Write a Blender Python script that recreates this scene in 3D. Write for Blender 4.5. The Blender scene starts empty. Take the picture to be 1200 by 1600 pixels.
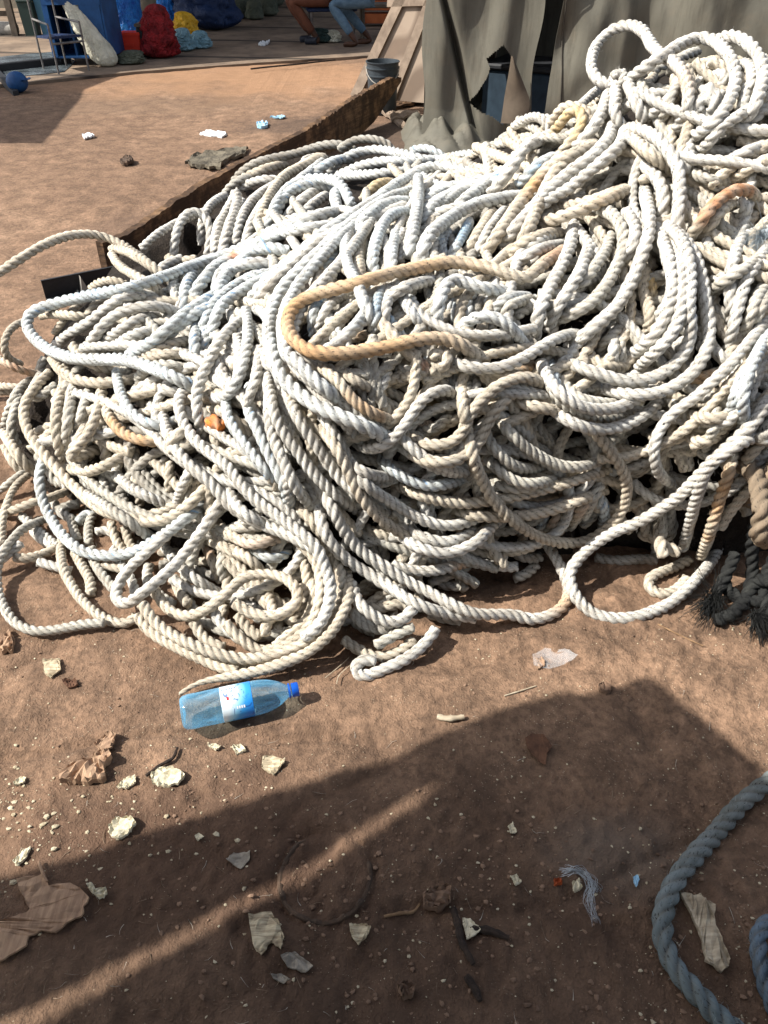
import bpy, math, random
import numpy as np
from mathutils import Vector, noise as mnoise

# ------------------------------------------------------------------ scene, camera, sky, sun
S = bpy.context.scene
COL = S.collection
F = 1208.0; CAMH = 1.4; PITCH = math.radians(38.0)          # focal length in photo pixels, eye height, tilt down
cam_d = bpy.data.cameras.new("camera"); cam = bpy.data.objects.new("camera", cam_d); COL.objects.link(cam)
cam.location = (0, 0, CAMH); cam.rotation_euler = (math.pi/2 - PITCH, 0, 0)
cam_d.sensor_fit = 'VERTICAL'; cam_d.sensor_height = 24.0; cam_d.lens = 24.0*F/1600.0
cam_d.clip_start = 0.05; cam_d.clip_end = 400.0
S.camera = cam
SUN_EL = math.radians(47.0); SUN_H = Vector((-0.985, -0.17)).normalized()
SUN = Vector((SUN_H.x*math.cos(SUN_EL), SUN_H.y*math.cos(SUN_EL), math.sin(SUN_EL)))
W = bpy.data.worlds.new("World"); S.world = W; W.use_nodes = True
nt = W.node_tree; sky = nt.nodes.new('ShaderNodeTexSky'); sky.sky_type = 'NISHITA'; sky.sun_disc = False
sky.sun_elevation = SUN_EL; sky.sun_rotation = math.atan2(SUN_H.x, SUN_H.y)
sky.dust_density = 2.5; sky.air_density = 1.0
bgn = nt.nodes['Background']; bgn.inputs[1].default_value = 0.125
hsv = nt.nodes.new('ShaderNodeHueSaturation'); hsv.inputs['Saturation'].default_value = .55
nt.links.new(sky.outputs[0], hsv.inputs['Color']); nt.links.new(hsv.outputs[0], bgn.inputs[0])
sl = bpy.data.lights.new("sun", 'SUN'); sl.energy = 4.8; sl.angle = math.radians(0.53); sl.color = (1.0, 0.95, 0.87)
so = bpy.data.objects.new("sun", sl); COL.objects.link(so)
so.rotation_euler = SUN.to_track_quat('Z', 'Y').to_euler(); so.location = SUN*20
S.view_settings.view_transform = 'Standard'; S.view_settings.look = 'None'; S.view_settings.gamma = 1.0
S.view_settings.exposure = 0.82
S.cycles.max_bounces = 8; S.cycles.transparent_max_bounces = 16

rng = np.random.default_rng(7); random.seed(7)
sP, cP = math.sin(PITCH), math.cos(PITCH)
def ray(px, py):                                            # view ray with unit depth along the camera axis
    u = (px-600.0)/F; v = (800.0-py)/F
    return np.array([u, cP+v*sP, -sP+v*cP])
def wp(px, py, d): return np.array([0, 0, CAMH]) + ray(px, py)*d
def gp(px, py, z=0.0): return wp(px, py, (z-CAMH)/ray(px, py)[2])
def yp(px, py, Y): return wp(px, py, Y/ray(px, py)[1])
def scale_at(p):                                            # photo pixels per metre at a world point
    return F/(p[1]*cP-(p[2]-CAMH)*sP)
def ground_depth(py): return CAMH/(sP-(800.0-py)/F*cP)

# ------------------------------------------------------------------ helpers
def tag(o, label=None, cat=None, group=None, kind=None):
    if label: o['label'] = label
    if cat: o['category'] = cat
    if group: o['group'] = group
    if kind: o['kind'] = kind
    return o
def empty(name, loc, rz=0.0):
    o = bpy.data.objects.new(name, None); o.empty_display_size = 0.1
    o.location = loc; o.rotation_euler = (0, 0, rz); COL.objects.link(o); return o
class MB:
    def __init__(s): s.v = []; s.f = []
    def add(s, vs, fs):
        n = len(s.v); s.v += [tuple(map(float, v)) for v in vs]; s.f += [tuple(i+n for i in f) for f in fs]; return s
    def box(s, c, d, rz=0.0, rx=0.0, ry=0.0, bev=0.0):
        hx, hy, hz = d[0]/2, d[1]/2, d[2]/2
        b = min(bev, hx*.9, hy*.9, hz*.9)
        vs = []
        if b > 0:
            for sx in (-1, 1):
                for sy in (-1, 1):
                    for sz in (-1, 1):
                        vs += [(sx*hx, sy*(hy-b), sz*(hz-b)), (sx*(hx-b), sy*hy, sz*(hz-b)), (sx*(hx-b), sy*(hy-b), sz*hz)]
            def I(sx, sy, sz, k): return (((sx > 0)*2+(sy > 0))*2+(sz > 0))*3+k
            fs = []
            for a in (-1, 1):
                fs.append((I(a,-1,-1,0), I(a,1,-1,0), I(a,1,1,0), I(a,-1,1,0)))
                fs.append((I(-1,a,-1,1), I(1,a,-1,1), I(1,a,1,1), I(-1,a,1,1)))
                fs.append((I(-1,-1,a,2), I(1,-1,a,2), I(1,1,a,2), I(-1,1,a,2)))
                for c2 in (-1, 1):
                    fs.append((I(a,c2,-1,0), I(a,c2,1,0), I(a,c2,1,1), I(a,c2,-1,1)))
                    fs.append((I(a,-1,c2,0), I(a,1,c2,0), I(a,1,c2,2), I(a,-1,c2,2)))
                    fs.append((I(-1,a,c2,1), I(1,a,c2,1), I(1,a,c2,2), I(-1,a,c2,2)))
                    for c3 in (-1, 1): fs.append((I(a,c2,c3,0), I(a,c2,c3,1), I(a,c2,c3,2)))
        else:
            vs = [(sx*hx, sy*hy, sz*hz) for sx in (-1,1) for sy in (-1,1) for sz in (-1,1)]
            fs = [(0,1,3,2),(4,6,7,5),(0,4,5,1),(2,3,7,6),(0,2,6,4),(1,5,7,3)]
        from mathutils import Euler
        R = Euler((rx, ry, rz)).to_matrix(); C = Vector(c)
        return s.add([R@Vector(v)+C for v in vs], fs)
    def tube(s, pts, r, n=8, cap=True):
        pts = [Vector(p) for p in pts]; rs = r if hasattr(r, '__len__') else [r]*len(pts)
        t0 = (pts[1]-pts[0]).normalized(); a = Vector((0,0,1)) if abs(t0.z) < .9 else Vector((1,0,0))
        nrm = t0.cross(a).normalized(); vs = []; fs = []
        for i, p in enumerate(pts):
            t = (pts[min(i+1, len(pts)-1)]-pts[max(i-1, 0)]).normalized()
            nrm = (nrm-t*nrm.dot(t)).normalized(); b = t.cross(nrm)
            for k in range(n):
                an = 2*math.pi*k/n; vs.append(p+(nrm*math.cos(an)+b*math.sin(an))*rs[i])
        for i in range(len(pts)-1):
            for k in range(n):
                k2 = (k+1) % n; fs.append((i*n+k, i*n+k2, (i+1)*n+k2, (i+1)*n+k))
        if cap: fs += [tuple(range(n-1, -1, -1)), tuple((len(pts)-1)*n+k for k in range(n))]
        return s.add(vs, fs)
    def lathe(s, prof, n=32, fn=None, close=False):         # prof: (r, z); fn(angle, z, r) -> r
        vs = []; fs = []
        for (r, z) in prof:
            for k in range(n):
                an = 2*math.pi*k/n; rr = fn(an, z, r) if fn else r
                vs.append((rr*math.cos(an), rr*math.sin(an), z))
        for i in range(len(prof)-1):
            for k in range(n):
                k2 = (k+1) % n; fs.append((i*n+k, i*n+k2, (i+1)*n+k2, (i+1)*n+k))
        if close: fs += [tuple(range(n-1, -1, -1)), tuple((len(prof)-1)*n+k for k in range(n))]
        return s.add(vs, fs)
    def prism(s, poly, off):                                # poly: world points of one face, off: thickness vector
        n = len(poly); off = np.array(off)
        vs = [tuple(p) for p in poly]+[tuple(np.array(p)+off) for p in poly]
        fs = [tuple(range(n)), tuple(range(2*n-1, n-1, -1))]+[(i, (i+1) % n+0, (i+1) % n+n, i+n) for i in range(n)]
        return s.add(vs, fs)
    def grid(s, P):                                         # P: rows x cols x 3
        P = np.asarray(P); a, b = P.shape[:2]
        return s.add(P.reshape(-1, 3), [(i*b+j, i*b+j+1, (i+1)*b+j+1, (i+1)*b+j) for i in range(a-1) for j in range(b-1)])
    def build(s, name, mat, parent=None, smooth=True, fix=True, local=None):
        me = bpy.data.meshes.new(name); me.from_pydata(s.v, [], s.f); me.update()
        if fix:
            import bmesh
            bm = bmesh.new(); bm.from_mesh(me); bmesh.ops.recalc_face_normals(bm, faces=bm.faces); bm.to_mesh(me); bm.free()
        if smooth:
            me.shade_smooth()
            try: me.set_sharp_from_angle(angle=math.radians(38))
            except Exception: pass
        me.materials.append(mat)
        o = bpy.data.objects.new(name, me); COL.objects.link(o)
        if parent is not None:
            o.parent = parent
            if local is None:                               # vertices were given in world space
                o.matrix_parent_inverse = parent.matrix_basis.inverted() if False else _pinv(parent)
        elif local is None and name not in FLAT:
            c = me_center(me); me.transform(_tr(-c)); o.location = c
        return o
FLAT = {'ground', 'pavement'}
from mathutils import Matrix, Euler
def _tr(v): return Matrix.Translation(v)
def _pinv(p):
    M = Matrix.LocRotScale(p.location, p.rotation_euler, p.scale)
    if p.parent is not None: M = Matrix.LocRotScale(p.parent.location, p.parent.rotation_euler, p.parent.scale) @ p.matrix_parent_inverse @ M
    return M.inverted()
def me_center(me):
    a = np.empty(len(me.vertices)*3, np.float32); me.vertices.foreach_get('co', a); a = a.reshape(-1, 3)
    c = (a.min(0)+a.max(0))/2; return Vector((c[0], c[1], a[:, 2].min()))

def vnoise2(x, y, seed=0):                                  # vectorised value noise
    xi = np.floor(x).astype(np.int64); yi = np.floor(y).astype(np.int64); fx = x-xi; fy = y-yi
    fx = fx*fx*(3-2*fx); fy = fy*fy*(3-2*fy)
    def h(a, b):
        n = (a*374761393+b*668265263+seed*1442695041) & 0x7fffffff
        n = ((n ^ (n >> 13))*1274126177) & 0x7fffffff
        return ((n ^ (n >> 16)) & 0xffff)/65535.0
    return (h(xi, yi)*(1-fx)+h(xi+1, yi)*fx)*(1-fy)+(h(xi, yi+1)*(1-fx)+h(xi+1, yi+1)*fx)*fy
def fbm2(x, y, octs=4, seed=0):
    s = 0; a = 1; t = 0
    for k in range(octs): s = s+a*vnoise2(x*2**k+17.3*k, y*2**k-9.1*k, seed+k); t += a; a *= .5
    return s/t

# ------------------------------------------------------------------ materials
def srgb(r, g, b): return tuple(((c/255)/12.92 if c/255 <= .04045 else ((c/255+.055)/1.055)**2.4) for c in (r, g, b))+(1,)
class NM:
    def __init__(s, name, rough=.8, spec=.3, metal=0.0):
        s.m = bpy.data.materials.new(name); s.m.use_nodes = True; s.t = s.m.node_tree
        s.b = s.t.nodes['Principled BSDF']; s.b.inputs['Roughness'].default_value = rough
        s.b.inputs['Specular IOR Level'].default_value = spec; s.b.inputs['Metallic'].default_value = metal
    def n(s, typ, **kw):
        nd = s.t.nodes.new(typ)
        for k, v in kw.items(): setattr(nd, k, v)
        return nd
    def l(s, a, b): s.t.links.new(a, b)
    def geo(s): return s.n('ShaderNodeNewGeometry').outputs['Position']
    def obj(s): return s.n('ShaderNodeTexCoord').outputs['Object']
    def map(s, src, sc=(1,1,1), rot=(0,0,0)):
        m = s.n('ShaderNodeMapping'); m.inputs['Scale'].default_value = sc; m.inputs['Rotation'].default_value = rot
        s.l(src, m.inputs[0]); return m.outputs[0]
    def noise(s, src, sc, det=4, rough=.55, dist=0.0):
        n = s.n('ShaderNodeTexNoise'); n.inputs['Scale'].default_value = sc; n.inputs['Detail'].default_value = det
        n.inputs['Roughness'].default_value = rough; n.inputs['Distortion'].default_value = dist
        s.l(src, n.inputs['Vector']); return n.outputs['Fac']
    def ramp(s, src, stops):
        r = s.n('ShaderNodeValToRGB'); e = r.color_ramp.elements
        while len(e) < len(stops): e.new(.5)
        for k, (p, c) in enumerate(stops):
            e[k].position = p; e[k].color = c if hasattr(c, '__len__') else (c, c, c, 1)
        s.l(src, r.inputs[0]); return r.outputs[0]
    def mix(s, fac, a, b, mode='MIX'):
        m = s.n('ShaderNodeMix', data_type='RGBA', blend_type=mode)
        for sock, val in ((m.inputs[0], fac), (m.inputs[6], a), (m.inputs[7], b)):
            if hasattr(val, 'is_linked'): s.l(val, sock)
            else: sock.default_value = val
        return m.outputs[2]
    def math(s, op, a, b=0.0, clamp=False):
        m = s.n('ShaderNodeMath', operation=op); m.use_clamp = clamp
        for k, v in enumerate((a, b)):
            if hasattr(v, 'is_linked'): s.l(v, m.inputs[k])
            else: m.inputs[k].default_value = v
        return m.outputs[0]
    def col(s, c):
        if hasattr(c, 'is_linked'): s.l(c, s.b.inputs['Base Color'])
        else: s.b.inputs['Base Color'].default_value = c
        return s
    def bump(s, h, st=.5, dist=.01, prev=None):
        b = s.n('ShaderNodeBump'); b.inputs['Strength'].default_value = st; b.inputs['Distance'].default_value = dist
        s.l(h, b.inputs['Height'])
        if prev is not None: s.l(prev, b.inputs['Normal'])
        s.l(b.outputs[0], s.b.inputs['Normal']); return b.outputs[0]

def simple(name, c1, c2, sc=6.0, rough=.8, bump=.4, bd=.004, det=5, spec=.3, metal=0.0, stretch=(1,1,1), fine=0.0):
    m = NM(name, rough, spec, metal); v = m.map(m.obj(), stretch); f = m.noise(v, sc, det, .6, .3)
    m.col(m.ramp(f, [(.3, c1), (.7, c2)])); h = m.noise(v, sc*4, 5, .6)
    m.bump(h, bump, bd); return m.m

def rope_material(name, blue_amt=1.0, dirt=srgb(108, 92, 74), fib=.5):
    m = NM(name, .85, .25)
    at = m.n('ShaderNodeAttribute', attribute_name='rp'); av = at.outputs['Vector']
    tn = m.n('ShaderNodeAttribute', attribute_name='tint').outputs['Color']
    gv = m.n('ShaderNodeAttribute', attribute_name='grv'); grv = gv.outputs['Fac']
    ph = m.n('ShaderNodeAttribute', attribute_name='yarn').outputs['Fac']
    fibv = m.map(av, (7, 7, 34)); fibres = m.noise(fibv, 1.0, 3, .6)
    wear = m.noise(m.map(av, (1.1, 1.1, 11)), 1.0, 5, .65, .4)
    gr = m.noise(m.geo(), 260, 2, .6)
    c = m.mix(m.math('MULTIPLY', m.ramp(wear, [(.38, 0), (.7, 1)]), .62), tn, dirt)
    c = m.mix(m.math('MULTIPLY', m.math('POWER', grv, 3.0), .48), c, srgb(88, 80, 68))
    c = m.mix(m.ramp(fibres, [(.3, .22), (.6, 0)]), c, srgb(120, 112, 98))
    spk = m.noise(m.map(av, (5, 5, 150)), 1.0, 1, .5)                      # black broken yarn ends
    spm = m.math('MULTIPLY', m.ramp(spk, [(.63, 0), (.67, 1)]), m.math('ADD', m.math('MULTIPLY', grv, .8), .28), True)
    c = m.mix(spm, c, srgb(40, 40, 42))
    dash = m.noise(m.map(av, (0.6, 0.6, 26)), 1.0, 1, .5)
    bm = m.math('MULTIPLY', ph, m.ramp(dash, [(.55, 0), (.60, blue_amt)]))
    c = m.mix(bm, c, srgb(84, 140, 190))
    m.col(c)
    b1 = m.bump(fibres, fib, .0022)
    m.bump(gr, .35, .0015, b1)
    return m.m
M = {}
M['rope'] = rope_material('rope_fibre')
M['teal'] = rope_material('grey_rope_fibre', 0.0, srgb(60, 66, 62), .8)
M['black_rope'] = simple('black_rope', srgb(18,19,21), srgb(46,47,45), 30, .9, .8)

# ------------------------------------------------------------------ rope geometry
def catmull(P, step):
    P = np.asarray(P, float); n = len(P)
    if n == 2: P = np.array([P[0], (P[0]+P[1])/2, P[1]]); n = 3
    Q = np.vstack([2*P[0]-P[1], P, 2*P[-1]-P[-2]]); out = []
    for i in range(1, n):
        p0, p1, p2, p3 = Q[i-1], Q[i], Q[i+1], Q[i+2]
        L = np.linalg.norm(p2[:2]-p1[:2]) if P.shape[1] == 2 else np.linalg.norm(p2-p1)
        k = max(2, int(L/step)); t = np.linspace(0, 1, k, endpoint=False)[:, None]
        out.append(.5*((2*p1)+(-p0+p2)*t+(2*p0-5*p1+4*p2-p3)*t**2+(-p0+3*p1-3*p2+p3)*t**3))
    out.append(P[-1:]); return np.vstack(out)
def resample(P, step):
    seg = np.linalg.norm(np.diff(P, axis=0), axis=1); s = np.r_[0, np.cumsum(seg)]
    n = max(4, int(s[-1]/step)+1); t = np.linspace(0, s[-1], n)
    return np.stack([np.interp(t, s, P[:, k]) for k in range(P.shape[1])], 1), t
def gsmooth(a, sig):
    if sig < .3: return a
    k = int(3*sig)+1; w = np.exp(-.5*(np.arange(-k, k+1)/sig)**2); w /= w.sum()
    return np.convolve(np.pad(a, k, mode='edge'), w, mode='valid')
class RopeBatch:
    """collects laid three-strand ropes as one mesh with the attributes its material reads"""
    def __init__(s): s.V = []; s.Q = []; s.A = []; s.G = []; s.T = []; s.Y = []; s.n = 0; s.caps = []
    def rope(s, P, r, tint, c=.44, nr=18, step=.32, lay=4.6, taper=(0, 0), seed=0, blue=.3):
        rr = np.full(len(P), r) if np.isscalar(r) else np.asarray(r)
        tt0 = np.r_[0, np.cumsum(np.linalg.norm(np.diff(P, axis=0), axis=1))]
        R0 = float(rr.mean()); P2, t = resample(P, step*R0); n = len(P2)
        rr = np.interp(t, tt0*(t[-1]/tt0[-1]), rr)
        T = np.gradient(P2, axis=0); T /= np.linalg.norm(T, axis=1)[:, None]+1e-9
        N = np.zeros_like(P2); a = np.array([0, 0, 1.]) if abs(T[0, 2]) < .9 else np.array([1., 0, 0])
        v = np.cross(T[0], a); v /= np.linalg.norm(v)
        for i in range(n):
            v = v-T[i]*v.dot(T[i]); v /= np.linalg.norm(v)+1e-12; N[i] = v
        B = np.cross(T, N)
        phi = np.arange(nr)*2*np.pi/nr
        rs = 1-c; tw = 2*np.pi*t/(lay*R0)
        wv = np.array([mnoise.noise(Vector((x*6, seed*3.1, 0))) for x in t[::4]]); wv = np.interp(np.arange(n), np.arange(n)[::4][:len(wv)], wv)
        tw = tw+wv*.9+seed
        loc = phi[None, :]; lobe = (loc+np.pi/3) % (2*np.pi/3)-np.pi/3
        prof = c*np.cos(lobe)+np.sqrt(np.maximum(rs**2-(c*np.sin(lobe))**2, 0))
        prof = np.repeat(prof, n, 0)
        nz1 = np.array([mnoise.noise(Vector((x*14, seed*2.3, 3))) for x in t]); nz2 = np.array([mnoise.noise(Vector((x*30, seed*1.3, 9))) for x in t])
        jit = 1+.09*nz1[:, None]*np.ones((1, nr))+.06*nz2[:, None]*np.cos(loc+tw[:, None]+3*nz1[:, None])+.035*np.sin(t[:, None]*61+loc*3+seed*2)
        ab = loc+tw[:, None]
        rad = prof*jit*rr[:, None]
        if taper[0]: rad *= np.clip(t/taper[0], .25, 1)[:, None]**.6
        if taper[1]: rad *= np.clip((t[-1]-t)/taper[1], .12, 1)[:, None]**.6
        V = P2[:, None, :]+rad[..., None]*(np.cos(ab)[..., None]*N[:, None, :]+np.sin(ab)[..., None]*B[:, None, :])
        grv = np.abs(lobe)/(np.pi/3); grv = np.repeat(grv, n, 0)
        yarn = np.exp(-((loc-.62)/.16)**2)+.8*np.exp(-((loc-2.9)/.13)**2); yarn = np.repeat(yarn, n, 0)*blue
        A = np.stack([np.cos(ab), np.sin(ab), np.repeat((t+seed*1.7)[:, None], nr, 1)], -1)
        tc = np.asarray(tint(t/t[-1])) if callable(tint) else np.repeat(np.array(tint)[None, :], n, 0)
        Tn = np.repeat(np.c_[tc, np.ones(n)][:, None, :], nr, 1)
        i = np.arange(n-1)[:, None]*nr; k = np.arange(nr)[None, :]; k2 = (k+1) % nr
        Q = np.stack([i+k, i+k2, i+nr+k2, i+nr+k], -1).reshape(-1, 4)+s.n
        c0 = s.n+n*nr; V2 = np.vstack([V.reshape(-1, 3), P2[0]-T[0]*r_(rr[0])*.3, P2[-1]+T[-1]*r_(rr[-1])*.3])
        capA = np.stack([np.full(nr, c0), s.n+(np.arange(nr)+1) % nr, s.n+np.arange(nr)], 1)
        l = s.n+(n-1)*nr; capB = np.stack([np.full(nr, c0+1), l+np.arange(nr), l+(np.arange(nr)+1) % nr], 1)
        s.V.append(V2); s.Q.append(Q); s.caps += [capA, capB]
        s.A.append(np.vstack([A.reshape(-1, 3), A[0, 0], A[-1, 0]])); s.G.append(np.r_[grv.ravel(), .6, .6])
        s.Y.append(np.r_[yarn.ravel(), 0, 0]); s.T.append(np.vstack([Tn.reshape(-1, 4), Tn[0, 0], Tn[-1, 0]]))
        s.n += n*nr+2
        return P2, N, B, rr
    def hair(s, P, w, tint):                                # thin stray fibres as slim three-sided spikes
        P = np.asarray(P); n = len(P); vs = []; off = np.array([[1,0,0],[-.5,.8,0],[-.5,-.4,.7]])*w
        for i, p in enumerate(P): vs.append(p+off*(1-.8*i/(n-1)))
        V = np.vstack(vs); Q = []
        for i in range(n-1):
            for k in range(3): Q.append((i*3+k, i*3+(k+1) % 3, i*3+3+(k+1) % 3, i*3+3+k))
        s.V.append(V); s.Q.append(np.array(Q)+s.n); s.A.append(np.zeros_like(V)); s.G.append(np.zeros(len(V)))
        s.Y.append(np.zeros(len(V))); s.T.append(np.repeat(np.r_[np.array(tint), 1][None, :], len(V), 0)); s.n += len(V)
    def build(s, name, mat, parent=None):
        V = np.vstack(s.V).astype(np.float32); Q = np.vstack(s.Q).astype(np.int32)
        C = np.vstack(s.caps).astype(np.int32) if s.caps else np.zeros((0, 3), np.int32)
        ctr = np.r_[(V[:, :2].min(0)+V[:, :2].max(0))/2, V[:, 2].min()]
        V = V-ctr.astype(np.float32)
        me = bpy.data.meshes.new(name); me.vertices.add(len(V)); me.vertices.foreach_set('co', V.ravel())
        me.loops.add(len(Q)*4+len(C)*3); me.loops.foreach_set('vertex_index', np.r_[Q.ravel(), C.ravel()])
        me.polygons.add(len(Q)+len(C)); me.polygons.foreach_set('loop_start', np.r_[np.arange(len(Q))*4, len(Q)*4+np.arange(len(C))*3].astype(np.int32))
        me.update(calc_edges=True); me.shade_smooth()
        for nm, ty, arr, key in (('rp', 'FLOAT_VECTOR', np.vstack(s.A), 'vector'), ('tint', 'FLOAT_COLOR', np.vstack(s.T), 'color'),
                                 ('grv', 'FLOAT', np.concatenate(s.G), 'value'), ('yarn', 'FLOAT', np.concatenate(s.Y), 'value')):
            a = me.attributes.new(nm, ty, 'POINT'); a.data.foreach_set(key, arr.astype(np.float32).ravel())
        me.materials.append(mat); o = bpy.data.objects.new(name, me); COL.objects.link(o)
        o.location = ctr
        if parent is not None: o.parent = parent; o.matrix_parent_inverse = _pinv(parent)
        return o
def r_(x): return float(x)
TINT = {'w': (.71,.70,.65), 'b': (.68,.74,.75), 'c': (.70,.63,.51), 'g': (.60,.585,.52), 'd': (.64,.58,.475), 'k': (.42,.41,.37), 'v': (.72,.755,.745), 'p': (.66,.55,.45), 'n': (.30,.22,.15)}  # k is pale rope darkened for lengths lying in shade
STAIN = {'o': (.62,.33,.12), 'r': (.50,.19,.06), 'y': (.70,.50,.22), 'u': (.30,.50,.68), 'x': (.80,.22,.02), 'm': (.40,.28,.17)}
def tint_fn(code, stains, seed):
    base = np.array(TINT[code]); ph = seed*2.13
    def fn(t):
        f = .94+.07*np.sin(t*9+ph)+.04*np.sin(t*23+ph*2)
        c = base[None, :]*f[:, None]*(1+.03*math.sin(ph*5))
        for (k, a, b, amt) in stains:
            w = 1/(1+np.exp(-(t-a)/.018))*1/(1+np.exp((t-b)/.018))*amt
            w = w*(.8+.2*np.sin(t*50+ph))
            c = c*(1-w[:, None])+np.array(STAIN[k])[None, :]*w[:, None]
        return c
    return fn

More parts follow.
